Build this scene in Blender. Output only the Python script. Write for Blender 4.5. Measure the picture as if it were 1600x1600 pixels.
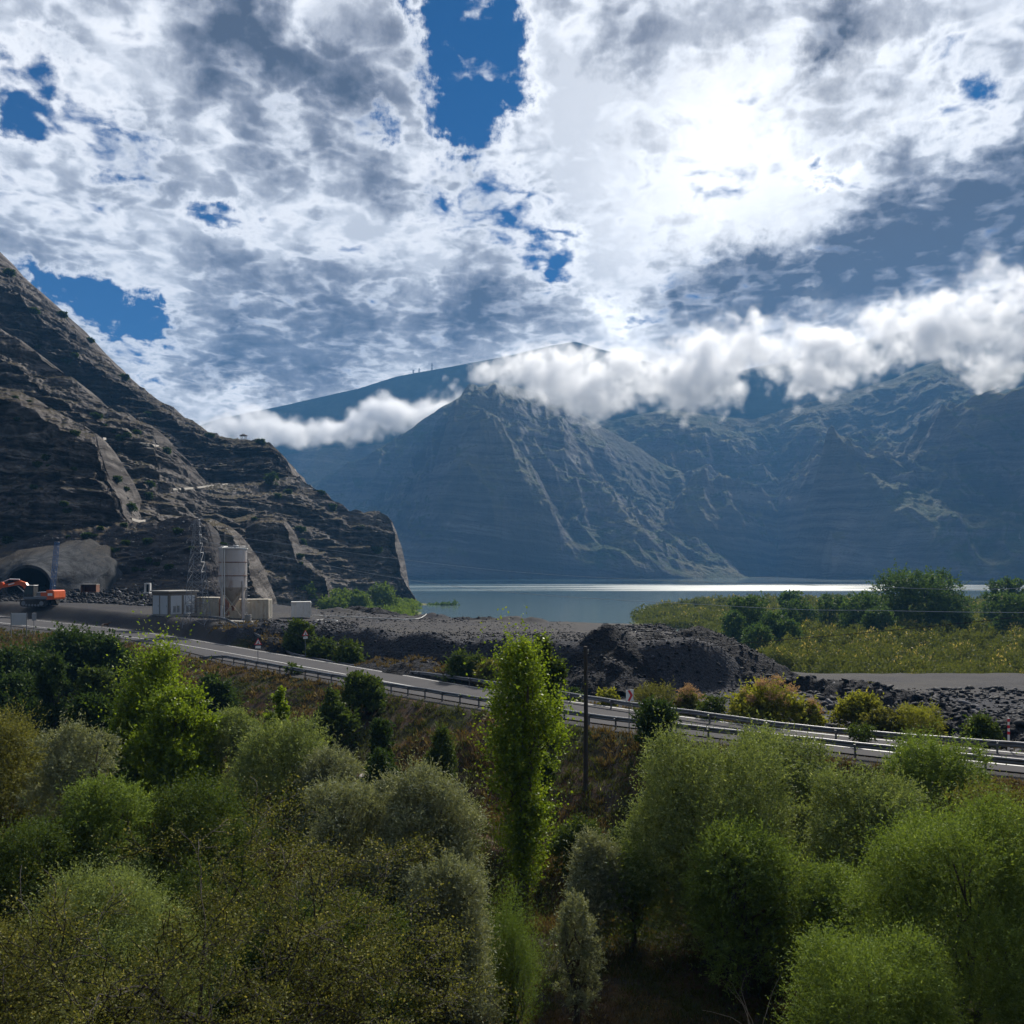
import bpy, math, random
import numpy as np
from mathutils import Vector, Matrix

# ---------------------------------------------------------------- scene, camera, light
S = bpy.context.scene
for o in list(bpy.data.objects):
    bpy.data.objects.remove(o, do_unlink=True)
COL = S.collection
F = 1386.0          # focal length in pixels of the 1600 px photograph
HZ = 888.0          # row of the horizon
EYE = 16.0          # height of the eye above the lake

cam_d = bpy.data.cameras.new('camera')
cam = bpy.data.objects.new('camera', cam_d)
COL.objects.link(cam)
cam.location = (0, 0, EYE)
cam.rotation_euler = (math.radians(90), 0, 0)
cam_d.sensor_width = 36
cam_d.lens = 36 * F / 1600
cam_d.shift_y = (HZ - 800) / 1600
cam_d.clip_start = 0.3
cam_d.clip_end = 20000
S.camera = cam

SUN_AZ = math.radians(20)      # to the right of the view axis
SUN_EL = math.radians(36)
sd = bpy.data.lights.new('sun', 'SUN')
sd.energy = 5.0
sd.angle = math.radians(5)
sd.color = (1.0, 0.93, 0.82)
sun = bpy.data.objects.new('sun', sd)
COL.objects.link(sun)
dvec = Vector((math.sin(SUN_AZ) * math.cos(SUN_EL), math.cos(SUN_AZ) * math.cos(SUN_EL), math.sin(SUN_EL)))
sun.rotation_euler = dvec.to_track_quat('Z', 'Y').to_euler()
sun.location = (60, 100, 200)

S.view_settings.view_transform = 'Standard'
S.view_settings.look = 'None'
S.view_settings.exposure = 0.80
S.view_settings.gamma = 1
S.render.engine = 'CYCLES'
S.cycles.use_denoising = True
try:
    S.cycles.denoiser = 'OPENIMAGEDENOISE'
except Exception:
    pass
S.cycles.max_bounces = 6
S.cycles.diffuse_bounces = 2
S.cycles.glossy_bounces = 2
S.cycles.transmission_bounces = 3
S.cycles.transparent_max_bounces = 6
S.cycles.volume_bounces = 7
S.cycles.volume_step_rate = 1.0
S.cycles.volume_max_steps = 128
S.cycles.sample_clamp_indirect = 4
S.cycles.use_adaptive_sampling = True
S.cycles.adaptive_threshold = 0.02


# ---------------------------------------------------------------- node helper
class NT:
    dim = '3D'

    def __init__(self, tree):
        self.t = tree
        tree.nodes.clear()

    def n(self, kind, **kw):
        nd = self.t.nodes.new(kind)
        ins = kw.pop('ins', {})
        for k, v in kw.items():
            setattr(nd, k, v)
        for k, v in ins.items():
            s = nd.inputs[k]
            if hasattr(v, 'is_output') or isinstance(v, bpy.types.NodeSocket):
                self.t.links.new(v, s)
            else:
                s.default_value = v
        return nd

    def link(self, a, b):
        self.t.links.new(a, b)

    def m(self, op, a, b=None, c=None, clamp=False):
        ins = {0: a}
        if b is not None:
            ins[1] = b
        if c is not None:
            ins[2] = c
        nd = self.n('ShaderNodeMath', operation=op, ins=ins)
        nd.use_clamp = clamp
        return nd.outputs[0]

    def vm(self, op, a, b=None, out=0):
        ins = {0: a}
        if b is not None:
            ins[1] = b
        return self.n('ShaderNodeVectorMath', operation=op, ins=ins).outputs[out]

    def mix(self, f, a, b, blend='MIX'):
        nd = self.n('ShaderNodeMix', data_type='RGBA', blend_type=blend)
        for i, v in ((0, f), (6, a), (7, b)):
            s = nd.inputs[i]
            if isinstance(v, bpy.types.NodeSocket):
                self.t.links.new(v, s)
            else:
                s.default_value = v if i == 0 or len(v) == 4 else (*v, 1)
        return nd.outputs[2]

    def noise(self, vec, scale, detail=4, rough=0.55, dist=0.0, out=0):
        return self.n('ShaderNodeTexNoise', noise_dimensions=self.dim, ins={'Vector': vec, 'Scale': scale, 'Detail': detail,
                                                 'Roughness': rough, 'Distortion': dist}).outputs[out]

    def rng(self, v, a, b, c=0.0, d=1.0, smooth=True):
        nd = self.n('ShaderNodeMapRange', ins={0: v, 1: a, 2: b, 3: c, 4: d})
        if smooth:
            nd.interpolation_type = 'SMOOTHSTEP'
        return nd.outputs[0]

    def comb(self, x, y, z):
        return self.n('ShaderNodeCombineXYZ', ins={0: x, 1: y, 2: z}).outputs[0]


# ---------------------------------------------------------------- world: sky with cloud masses
W = bpy.data.worlds.new('World')
S.world = W
W.use_nodes = True
w = NT(W.node_tree)
w.dim = '2D'
sky = w.n('ShaderNodeTexSky', sky_type='NISHITA')
sky.sun_disc = False
sky.sun_elevation = SUN_EL
sky.sun_rotation = SUN_AZ
sky.altitude = 900
sky.air_density = 1.0
sky.dust_density = 0.3
sky.ozone_density = 3.0
tc = w.n('ShaderNodeTexCoord').outputs['Generated']
dirn = w.vm('NORMALIZE', tc)
sep = w.n('ShaderNodeSeparateXYZ', ins={0: dirn})
az = w.m('ARCTAN2', sep.outputs[0], sep.outputs[1])
el = w.m('ARCSINE', sep.outputs[2])
# plane of the high cloud deck: perspective towards the horizon
zc = w.m('ADD', w.m('MAXIMUM', sep.outputs[2], 0.0), 0.17)
pxn = w.m('DIVIDE', sep.outputs[0], zc)
pyn = w.m('DIVIDE', sep.outputs[1], zc)
plane = w.comb(pxn, pyn, 0.0)


def azel(px, py):
    u, v = (px - 800) / F, (HZ - py) / F
    return math.atan(u), math.atan(v / math.sqrt(1 + u * u))


ang = w.comb(az, el, 0.0)
w1 = w.noise(ang, 5.0, 5, 0.6, out=1)
warp = w.vm('SCALE', w.vm('SUBTRACT', w1, (0.5, 0.5, 0.5)))
warp.node.inputs[3].default_value = 0.09
w2n = w.vm('SCALE', w.vm('SUBTRACT', w.noise(ang, 22.0, 8, 0.68, out=1), (0.5, 0.5, 0.5)))
w2n.node.inputs[3].default_value = 0.07
angw = w.vm('ADD', w.vm('ADD', ang, warp), w2n)


def blobs(lst, base, vec=angw):
    acc = base
    for (px, py, rx, ry, rot, amp) in lst:
        a, e = azel(px, py)
        mp = w.n('ShaderNodeMapping', vector_type='TEXTURE',
                 ins={'Vector': vec, 'Location': (a, e, 0), 'Rotation': (0, 0, math.radians(rot)),
                      'Scale': (rx / F, ry / F, 1)}).outputs[0]
        g = w.n('ShaderNodeTexGradient', gradient_type='SPHERICAL', ins={0: mp}).outputs[1]
        g2 = w.rng(g, 0.0, 0.95)
        acc = w.m('MULTIPLY_ADD', g2, amp, acc)
    return acc


# holes of blue (negative) in the cover; sizes are radii in pixels of the photograph
HOLES = [(735, 60, 115, 170, 0, -2.21), (690, -10, 80, 110, 30, -1.73), (735, 165, 115, 70, 0, -1.92), (780, 260, 60, 110, 10, -0.77),
         (690, 320, 65, 55, 0, -1.06), (850, 400, 85, 60, 20, -1.54), (800, 330, 120, 90, 0, -0.86), (600, 185, 50, 40, 0, -1.54),
         (30, 150, 120, 60, -20, -1.63), (75, 75, 55, 50, 0, -1.15), (195, 240, 100, 70, -30, -1.44), (345, 325, 90, 40, -8, -1.63),
         (160, 490, 180, 55, -22, -2.30), (60, 440, 70, 40, -30, -1.54), (240, 515, 70, 40, -20, -1.34), (215, 575, 60, 35, -30, -1.15), (905, 470, 70, 40, 0, -0.96),
         (960, 505, 50, 25, 0, -0.77), (1500, 140, 70, 50, -30, -1.25), (1290, 265, 50, 30, 0, -0.96), (795, 20, 60, 60, 0, -1.15), (810, 120, 55, 90, 0, -1.15), (1440, 60, 60, 40, 0, -0.77)]
# dark thick cloud
DARK = [(330, 40, 330, 100, -12, .55), (470, 110, 260, 80, -32, .60), (400, 190, 170, 60, -35, .45), (590, 40, 90, 60, -10, .35),
        (550, 270, 190, 62, -22, .60), (440, 280, 120, 50, -20, .30),
        (560, 480, 420, 100, -7, .62), (420, 560, 360, 90, -4, .62), (800, 490, 240, 70, -8, .50), (300, 590, 220, 40, 0, .35),
        (1100, 30, 260, 75, 5, .40), (1270, 70, 60, 60, 0, .55), (1340, 45, 140, 60, 30, .50), (1060, 335, 60, 40, 0, .35), (1400, 215, 60, 60, 40, .4),
        (1420, 390, 440, 125, 16, 1.0), (1600, 330, 240, 130, 10, .6), (1230, 440, 300, 70, 14, .65), (1130, 420, 160, 50, 5, .55), (1520, 255, 190, 70, 20, .60),
        (1390, 270, 110, 60, 50, .45), (1040, 470, 110, 30, 5, .45), (1030, 385, 70, 30, 0, .35), (940, 300, 60, 35, 0, .15),
        (90, 60, 150, 90, 0, .22), (1650, 480, 200, 90, 0, .7), (980, 50, 120, 60, 0, .2)]
GLOW = [(1150, 260, 520, 340, 20, .22), (1150, 250, 330, 200, 20, .60), (960, 500, 150, 60, -20, .55), (1280, 470, 42, 26, 30, 1.3),
        (360, 625, 130, 40, 0, .35), (880, 120, 300, 260, 0, .06)]

cells = w.noise(plane, 4.2, 9, 0.62, 0.15)
vor = w.n('ShaderNodeTexVoronoi', feature='SMOOTH_F1', voronoi_dimensions='2D',
          ins={'Vector': w.vm('ADD', plane, w.vm('SCALE', w.noise(plane, 9.0, 3, .5, out=1))), 'Scale': 17.0, 'Smoothness': 0.6, 'Detail': 1.0, 'Roughness': 0.6})
vor.inputs['Vector'].links[0].from_node.inputs[1].links[0].from_node.inputs[3].default_value = 0.12
puffs = vor.outputs['Distance']
cells2 = w.noise(w.vm('ADD', plane, (7.3, 2.1, 0)), 11.0, 5, 0.6, 0.4)
fine = w.m('ADD', w.m('MULTIPLY', cells, 0.66), w.m('MULTIPLY', cells2, 0.34))
cen = w.m('ADD', w.m('SUBTRACT', fine, 0.5), w.m('MULTIPLY', w.m('SUBTRACT', 0.42, puffs), 0.26))
cover = blobs(HOLES, w.m('MULTIPLY_ADD', cen, 5.2, 1.55))
covm = w.rng(cover, -0.65, 0.70)
soft = w.noise(ang, 7.0, 6, 0.58, 0.2)
puff = w.noise(ang, 20.0, 8, 0.66, 0.15)
dark0 = blobs(DARK, w.m('MULTIPLY_ADD', w.m('SUBTRACT', soft, 0.5), 2.1, w.m('MULTIPLY_ADD', w.m('SUBTRACT', puff, 0.5), 0.80, w.m('MULTIPLY_ADD', cen, 1.05, 0.16))))
darkm = w.rng(dark0, 0.05, 1.75, smooth=False)
glow = blobs(GLOW, 0.0, angw)
# thin edges of the cover are lit, thick centres are grey
thick = w.rng(cover, 0.15, 1.6, 0.0, 0.36)
dk = w.m('ADD', darkm, thick, clamp=True)
ramp = w.n('ShaderNodeValToRGB', ins={0: dk})
cr = ramp.color_ramp
cr.elements[0].position = 0.0
cr.elements[0].color = (0.86, 0.86, 0.87, 1)
cr.elements[1].position = 1.0
cr.elements[1].color = (0.060, 0.066, 0.088, 1)
for p, c in ((0.25, (0.62, 0.64, 0.68, 1)), (0.5, (0.35, 0.365, 0.405, 1)), (0.75, (0.165, 0.175, 0.21, 1))):
    e_ = cr.elements.new(p)
    e_.color = c
gfac = w.m('MULTIPLY', w.m('MULTIPLY', glow, w.rng(cen, -.26, .08, .15, 1.15)), w.m('SUBTRACT', 1.0, w.m('MULTIPLY', dk, 0.97)))
gcol = w.vm('SCALE', (1.0, 0.97, 0.90))
w.link(gfac, gcol.node.inputs[3])
ccol = w.vm('ADD', ramp.outputs[0], gcol)
cscale = w.vm('SCALE', ccol)
cscale.node.inputs[3].default_value = 13.0
# deep polarised blue between the clouds
bl = w.mix(1.0, sky.outputs[0], (0.0, 0.19, 0.40, 1), 'MULTIPLY')
bls = w.vm('SCALE', bl)
bls.node.inputs[3].default_value = 1.0
# the deck away from the sun, mostly out of view, is dimmed to deepen contrast
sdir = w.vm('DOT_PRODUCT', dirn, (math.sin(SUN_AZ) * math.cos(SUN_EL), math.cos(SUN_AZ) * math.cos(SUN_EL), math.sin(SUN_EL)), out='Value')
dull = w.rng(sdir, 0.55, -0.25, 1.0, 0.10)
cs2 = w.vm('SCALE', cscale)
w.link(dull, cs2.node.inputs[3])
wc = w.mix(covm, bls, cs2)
# below the horizon: dull ground light
below = w.rng(el, -0.03, 0.0)
wc2 = w.mix(below, (0.5, 0.55, 0.6, 1), wc)
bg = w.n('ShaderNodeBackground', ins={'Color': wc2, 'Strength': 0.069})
wo = w.n('ShaderNodeOutputWorld')
w.link(bg.outputs[0], wo.inputs[0])
W.cycles.sampling_method = 'MANUAL'
W.cycles.sample_map_resolution = 512

# ---------------------------------------------------------------- numpy noise
def _hash(ix, iy, iz, seed):
    h = (ix.astype(np.int64) * 374761393 + iy.astype(np.int64) * 668265263 + iz.astype(np.int64) * 2147483647 + seed * 974711) & 0x7fffffff
    h = ((h ^ (h >> 13)) * 1274126177) & 0x7fffffff
    h = (h ^ (h >> 16)) & 0xffff
    return h / 32767.5 - 1.0


def vnoise(x, y, z=None, seed=0):
    x = np.asarray(x, float)
    y = np.asarray(y, float)
    z = np.zeros_like(x) if z is None else np.asarray(z, float)
    ix, iy, iz = np.floor(x), np.floor(y), np.floor(z)
    fx, fy, fz = x - ix, y - iy, z - iz
    q = lambda t: t * t * t * (t * (t * 6 - 15) + 10)
    ux, uy, uz = q(fx), q(fy), q(fz)
    r = 0
    for dz in ((0, 1) if np.any(fz) else (0,)):
        wz = uz if dz else 1 - uz
        for dy in (0, 1):
            wy = uy if dy else 1 - uy
            for dx in (0, 1):
                wx = ux if dx else 1 - ux
                r = r + wx * wy * wz * _hash(ix + dx, iy + dy, iz + dz, seed)
    return r


def fbm(x, y, z=None, o=5, seed=0, g=0.5):
    r, a, t = 0, 1.0, 0.0
    for i in range(o):
        f = 2.03 ** i
        r = r + a * vnoise(x * f, y * f, None if z is None else z * f, seed + i * 17)
        t += a
        a *= g
    return r / t * 1.6


def ridged(x, y, z=None, o=5, seed=0, g=0.5):
    r, a, t, wt = 0, 1.0, 0.0, 1.0
    for i in range(o):
        f = 2.03 ** i
        n = 1 - np.abs(vnoise(x * f, y * f, None if z is None else z * f, seed + i * 31)) * 1.6
        n = np.clip(n, 0, 1) ** 2
        r = r + a * n * wt
        wt = np.clip(n * 1.5, 0, 1)
        t += a
        a *= g
    return r / t


def sstep(a, b, x):
    t = np.clip((x - a) / (b - a), 0, 1)
    return t * t * (3 - 2 * t)


# ---------------------------------------------------------------- mesh helpers
def mesh_np(name, V, Q, mats=None, smooth=False, attrs=None, parent=None, tris=False, matidx=None):
    """one mesh object from numpy arrays; Q is (n,4) or (n,3)."""
    V = np.asarray(V, np.float32)
    Q = np.asarray(Q, np.int32)
    k = Q.shape[1]
    me = bpy.data.meshes.new(name)
    me.vertices.add(len(V))
    me.vertices.foreach_set('co', V.ravel())
    me.loops.add(Q.size)
    me.loops.foreach_set('vertex_index', Q.ravel())
    me.polygons.add(len(Q))
    me.polygons.foreach_set('loop_start', np.arange(0, Q.size, k, dtype=np.int32))
    if matidx is not None:
        me.polygons.foreach_set('material_index', np.asarray(matidx, np.int32))
    if smooth:
        me.polygons.foreach_set('use_smooth', np.ones(len(Q), bool))
    for an, av in (attrs or {}).items():
        at = me.attributes.new(an, 'FLOAT', 'POINT')
        at.data.foreach_set('value', np.asarray(av, np.float32))
    me.update(calc_edges=True)
    for m_ in (mats if isinstance(mats, (list, tuple)) else [mats]):
        if m_ is not None:
            me.materials.append(m_)
    o = bpy.data.objects.new(name, me)
    COL.objects.link(o)
    if parent is not None:
        o.parent = parent
    return o


def grid_faces(nr, nc):
    i = np.arange(nr - 1)[:, None] * nc + np.arange(nc - 1)[None, :]
    i = i.ravel()
    return np.stack([i, i + 1, i + 1 + nc, i + nc], 1)


class MB:
    """collects boxes, tubes, lathes and polygons and links them as one mesh"""
    def __init__(self):
        self.v, self.f = [], []

    def add(self, vs, fs):
        b = len(self.v)
        self.v += [tuple(p) for p in vs]
        self.f += [tuple(b + i for i in q) for q in fs]
        return self

    def box(self, c, s, rz=0.0, rot=None, bev=0.0):
        x, y, z = s[0] / 2, s[1] / 2, s[2] / 2
        if bev <= 0:
            vs = [Vector((i * x, j * y, k * z)) for k in (-1, 1) for j in (-1, 1) for i in (-1, 1)]
            fs = [(0, 2, 3, 1), (4, 5, 7, 6), (0, 1, 5, 4), (2, 6, 7, 3), (0, 4, 6, 2), (1, 3, 7, 5)]
        else:
            b = min(bev, x * .9, y * .9, z * .9)
            vs, idx = [], {}
            for k in (-1, 1):
                for j in (-1, 1):
                    for i in (-1, 1):
                        for a in range(3):
                            p = [i * x, j * y, k * z]
                            for q in range(3):
                                if q != a:
                                    p[q] -= (i, j, k)[q] * b
                            idx[(i, j, k, a)] = len(vs)
                            vs.append(Vector(p))
            fs = []
            for a in range(3):
                for s_ in (-1, 1):
                    o1, o2 = [q for q in range(3) if q != a]
                    ring = []
                    for (m1, m2) in ((-1, -1), (1, -1), (1, 1), (-1, 1)):
                        t = [0, 0, 0]
                        t[a], t[o1], t[o2] = s_, m1, m2
                        ring.append(idx[(t[0], t[1], t[2], a)])
                    fs.append(tuple(ring))
            for a in range(3):
                o1, o2 = [q for q in range(3) if q != a]
                for m1 in (-1, 1):
                    for m2 in (-1, 1):
                        t0, t1 = [0, 0, 0], [0, 0, 0]
                        t0[a], t1[a] = -1, 1
                        for t in (t0, t1):
                            t[o1], t[o2] = m1, m2
                        fs.append((idx[(*t0, o1)], idx[(*t1, o1)], idx[(*t1, o2)], idx[(*t0, o2)]))
            for k in (-1, 1):
                for j in (-1, 1):
                    for i in (-1, 1):
                        fs.append((idx[(i, j, k, 0)], idx[(i, j, k, 1)], idx[(i, j, k, 2)]))
        R = rot if rot is not None else Matrix.Rotation(rz, 3, 'Z')
        c = Vector(c)
        return self.add([R @ v + c for v in vs], fs)

    def tube(self, pts, r, n=6, cap=True):
        pts = [Vector(p) for p in pts]
        rs = r if isinstance(r, (list, tuple)) else [r] * len(pts)
        vs, fs = [], []
        prev = None
        for i, p in enumerate(pts):
            d = (pts[min(i + 1, len(pts) - 1)] - pts[max(i - 1, 0)])
            if d.length < 1e-9:
                d = Vector((0, 0, 1))
            d.normalize()
            a = Vector((0, 0, 1)) if abs(d.z) < .9 else Vector((1, 0, 0))
            if prev is not None:
                a = prev
            s = d.cross(a)
            if s.length < 1e-6:
                s = d.cross(Vector((0, 1, 0)))
            s.normalize()
            t = s.cross(d).normalized()
            prev = t
            for k in range(n):
                an = 2 * math.pi * k / n
                vs.append(p + (s * math.cos(an) + t * math.sin(an)) * rs[i])
        for i in range(len(pts) - 1):
            for k in range(n):
                k2 = (k + 1) % n
                fs.append((i * n + k, i * n + k2, (i + 1) * n + k2, (i + 1) * n + k))
        if cap:
            fs.append(tuple(range(n - 1, -1, -1)))
            fs.append(tuple((len(pts) - 1) * n + k for k in range(n)))
        return self.add(vs, fs)

    def lathe(self, c, prof, n=32, cap=True):
        c = Vector(c)
        vs = [c + Vector((r * math.cos(2 * math.pi * k / n), r * math.sin(2 * math.pi * k / n), z)) for (r, z) in prof for k in range(n)]
        fs = []
        for i in range(len(prof) - 1):
            for k in range(n):
                k2 = (k + 1) % n
                fs.append((i * n + k, i * n + k2, (i + 1) * n + k2, (i + 1) * n + k))
        if cap:
            fs.append(tuple(range(n - 1, -1, -1)))
            fs.append(tuple((len(prof) - 1) * n + k for k in range(n)))
        return self.add(vs, fs)

    def prism(self, poly, axis, a, b, place=None):
        """extrude a 2D polygon along axis ('x','y','z') from a to b"""
        n = len(poly)
        vs = []
        for t in (a, b):
            for (p, q) in poly:
                vs.append({'x': (t, p, q), 'y': (p, t, q), 'z': (p, q, t)}[axis])
        fs = [tuple(range(n - 1, -1, -1)), tuple(range(n, 2 * n))]
        fs += [(i, (i + 1) % n, n + (i + 1) % n, n + i) for i in range(n)]
        if place is not None:
            vs = [place @ Vector(v) for v in vs]
        return self.add(vs, fs)

    def build(self, name, mat, parent=None, smooth=False):
        me = bpy.data.meshes.new(name)
        me.from_pydata(self.v, [], self.f)
        me.materials.append(mat)
        if smooth:
            me.polygons.foreach_set('use_smooth', np.ones(len(self.f), bool))
            try:
                me.set_sharp_from_angle(angle=math.radians(40))
            except Exception:
                pass
        me.update()
        o = bpy.data.objects.new(name, me)
        COL.objects.link(o)
        if parent is not None:
            o.parent = parent
        return o


def tag(o, label=None, cat=None, group=None, kind=None):
    if label:
        o['label'] = label
    if cat:
        o['category'] = cat
    if group:
        o['group'] = group
    if kind:
        o['kind'] = kind
    return o


def empty(name, loc, rz=0.0):
    o = bpy.data.objects.new(name, None)
    o.empty_display_size = 0.5
    COL.objects.link(o)
    o.location = loc
    o.rotation_euler = (0, 0, rz)
    return o


def copy_tree(o, parent=None):
    c = o.copy()
    COL.objects.link(c)
    c.parent = parent
    for ch in list(o.children):
        copy_tree(ch, c)
    return c


def P(px, py, D):
    """world point seen at a pixel of the photograph at depth D"""
    return Vector(((px - 800) / F * D, D, EYE - (py - HZ) / F * D))


# ---------------------------------------------------------------- materials
def material(name, fn):
    m_ = bpy.data.materials.new(name)
    m_.use_nodes = True
    t = NT(m_.node_tree)
    out = t.n('ShaderNodeOutputMaterial')
    fn(t, out)
    return m_


def plain(name, col, rough=0.6, metal=0.0, var=0.25, scale=3.0, dirt=None, dirt_amt=0.5, bump=0.0, emit=None, spec=0.4):
    """painted / metal / concrete surface with blotchy wear in its own colour"""
    def f(t, out):
        co = t.n('ShaderNodeTexCoord').outputs['Object']
        n1 = t.noise(co, scale, 6, 0.6)
        n2 = t.noise(co, scale * 7, 4, 0.6)
        v = t.m('MULTIPLY_ADD', t.m('SUBTRACT', t.m('ADD', t.m('MULTIPLY', n1, .6), t.m('MULTIPLY', n2, .4)), 0.5), var * 2, 1.0)
        base = t.vm('SCALE', col)
        t.link(v, base.node.inputs[3])
        c = base
        if dirt:
            mk = t.rng(t.noise(t.vm('MULTIPLY', co, (1, 1, .35)), scale * 1.6, 7, 0.65), 0.5, 0.68)
            c = t.mix(t.m('MULTIPLY', mk, dirt_amt), base, dirt)
        p = t.n('ShaderNodeBsdfPrincipled', ins={'Base Color': c, 'Metallic': metal, 'Specular IOR Level': spec})
        r = t.m('MULTIPLY_ADD', t.m('SUBTRACT', n2, .5), 0.25, rough)
        t.link(r, p.inputs['Roughness'])
        if bump:
            b = t.n('ShaderNodeBump', ins={'Strength': 1.0, 'Distance': bump, 'Height': n2})
            t.link(b.outputs[0], p.inputs['Normal'])
        t.link(p.outputs[0], out.inputs[0])
    return material(name, f)


def leafmat(name, c1, c2, c3=None, trans=0.36, rough=0.65, scale=0.8, spec=0.09):
    """foliage: colour varies leaf by leaf (attribute rnd) and by clump"""
    def f(t, out):
        a = t.n('ShaderNodeAttribute', attribute_name='rnd').outputs['Fac']
        co = t.n('ShaderNodeTexCoord').outputs['Object']
        n1 = t.noise(co, scale, 3, 0.5)
        c = t.mix(t.m('ADD', t.m('MULTIPLY', a, .6), t.m('MULTIPLY', n1, .4)), c1, c2)
        if c3:
            c = t.mix(t.rng(a, .84, .95), c, c3)
        d = t.n('ShaderNodeBsdfPrincipled', ins={'Base Color': c, 'Roughness': rough, 'Specular IOR Level': spec})
        tr = t.n('ShaderNodeBsdfTranslucent', ins={'Color': t.mix(1.0, c, (1.2, 1.15, 0.55, 1), 'MULTIPLY')})
        mx = t.n('ShaderNodeMixShader', ins={0: trans, 1: d.outputs[0], 2: tr.outputs[0]})
        t.link(mx.outputs[0], out.inputs[0])
    return material(name, f)


M = {}
M['bark'] = plain('bark', (.07, .055, .042), .9, var=.4, scale=6, bump=.02)
M['bark_dark'] = plain('bark_dark', (.03, .025, .022), .9, var=.4, scale=6, bump=.02)
M['willow'] = leafmat('willow_leaves', (0.050, 0.076, 0.025), (0.252, 0.311, 0.118), (0.353, 0.395, 0.202))
M['silver'] = leafmat('silver_willow_leaves', (0.084, 0.101, 0.059), (0.286, 0.311, 0.193), (0.386, 0.403, 0.302), trans=.3)
M['green'] = leafmat('green_willow_leaves', (0.042, 0.076, 0.017), (0.227, 0.311, 0.067), (0.319, 0.386, 0.118))
M['olive'] = leafmat('olive_leaves', (0.059, 0.067, 0.018), (0.202, 0.202, 0.059), (0.269, 0.244, 0.084))
M['poplar'] = leafmat('poplar_leaves', (0.050, 0.101, 0.010), (0.235, 0.311, 0.029), (0.353, 0.403, 0.076), trans=.45, rough=.45)
M['bush'] = leafmat('dark_bush_leaves', (.016, .034, .011), (.06, .10, .024), trans=.35)
M['midbush'] = leafmat('bush_leaves', (0.029, 0.050, 0.013), (0.092, 0.134, 0.029), (0.151, 0.168, 0.050))
M['hawthorn'] = leafmat('hawthorn_leaves', (.032, .038, .012), (.155, .17, .045), (.27, .25, .08), trans=.35)
M['plume'] = leafmat('plumes', (.27, .17, .125), (.42, .28, .20), trans=.4)
M['yellow'] = leafmat('yellow_leaves', (0.101, 0.126, 0.017), (0.286, 0.286, 0.050), (0.378, 0.319, 0.109), trans=.45)
M['reed'] = leafmat('reed_leaves', (.025, .045, .012), (.15, .165, .042), (.34, .28, .12), trans=.35, scale=.12)
M['farwood'] = leafmat('far_tree_leaves', (.025, .055, .020), (.11, .18, .055), (.17, .24, .08), scale=.3)
M['shore'] = leafmat('shore_leaves', (0.050, 0.092, 0.017), (0.168, 0.235, 0.050), scale=.3)
M['drygrass'] = leafmat('dry_grass_blades', (.055, .038, .019), (.165, .122, .058), (.28, .23, .12), scale=.3, trans=.3)
M['greengrass'] = leafmat('green_grass_blades', (.025, .035, .01), (.09, .10, .03), scale=.3, trans=.3)

# ================================================================ ground and road
_zx = [-160, -75, -68, -59, -46, -36, -26, -18, -7, 60]
_zz = [9.6, 9.1, 8.7, 8.2, 7.7, 7.2, 6.75, 6.5, 6.3, 6.3]


def zroad(x):
    return np.interp(x, _zx, _zz)


def trace(pts, lift=0.0, n=260):
    """pixels along a road line -> world polyline lying on the road's own height"""
    px = np.array([p[0] for p in pts], float)
    py = np.array([p[1] for p in pts], float)
    q = np.linspace(px[0], px[-1], n)
    yy = np.interp(q, px, py)
    for _ in range(2):      # smooth the corners
        yy = np.convolve(np.pad(yy, 8, mode='reflect', reflect_type='odd'), np.ones(17) / 17, 'same')[8:-8]
    X = np.zeros(n)
    for _ in range(12):
        z = zroad(X) + lift
        D = (EYE - z) * F / (yy - HZ)
        X = (q - 800) / F * D
    return np.stack([X, D], 1)


near_rail = trace([(310, 1026.5), (500, 1062), (640, 1086), (737, 1102), (892, 1127), (981, 1140), (1300, 1176), (1570, 1206), (1800, 1228)])
near_line = trace([(-260, 943), (0, 973), (80, 983), (206, 994), (280, 1007), (375, 1024), (500, 1047), (702, 1084), (900, 1116), (1100, 1141), (1300, 1166), (1570, 1196), (1900, 1226)])
far_line = trace([(-260, 938), (0, 963), (96, 974), (200, 984), (300, 999), (390, 1015.5), (500, 1033), (767, 1079), (980, 1109), (1240, 1143), (1600, 1178), (1900, 1204)])
far_rail = trace([(312, 984), (344, 989), (420, 1001), (520, 1020), (772, 1064), (877, 1079), (980, 1095), (1057, 1105), (1240, 1130), (1352, 1140), (1600, 1158), (1850, 1180)], lift=.75)


def yline(pl, X):
    o_ = np.argsort(pl[:, 0])
    return np.interp(X, pl[o_, 0], pl[o_, 1])


def ynear(X):
    """near edge of the asphalt"""
    return yline(near_line, X) - np.interp(X, [-120, -45, -30, 0, 20, 60], [1.0, 2.0, 5.0, 3.0, 1.6, 1.5])


def yfar(X):
    return yline(far_line, X) + np.interp(X, [-120, -60, -40, -25, 60], [1.5, 1.5, 1.0, 0.7, 0.5])


LAND = np.array([(41, 120), (40, 141), (48, 180), (55, 228), (44, 240), (37, 255), (45, 300), (66, 370), (88, 405), (140, 428), (260, 440),
                 (430, 440), (430, 90), (60, 90)], float)
WEST = np.array([(-26, 150), (-24, 200), (-30, 300), (-37, 360), (-44, 420), (-60, 450), (-260, 450), (-260, 90), (-30, 90)], float)


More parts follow.
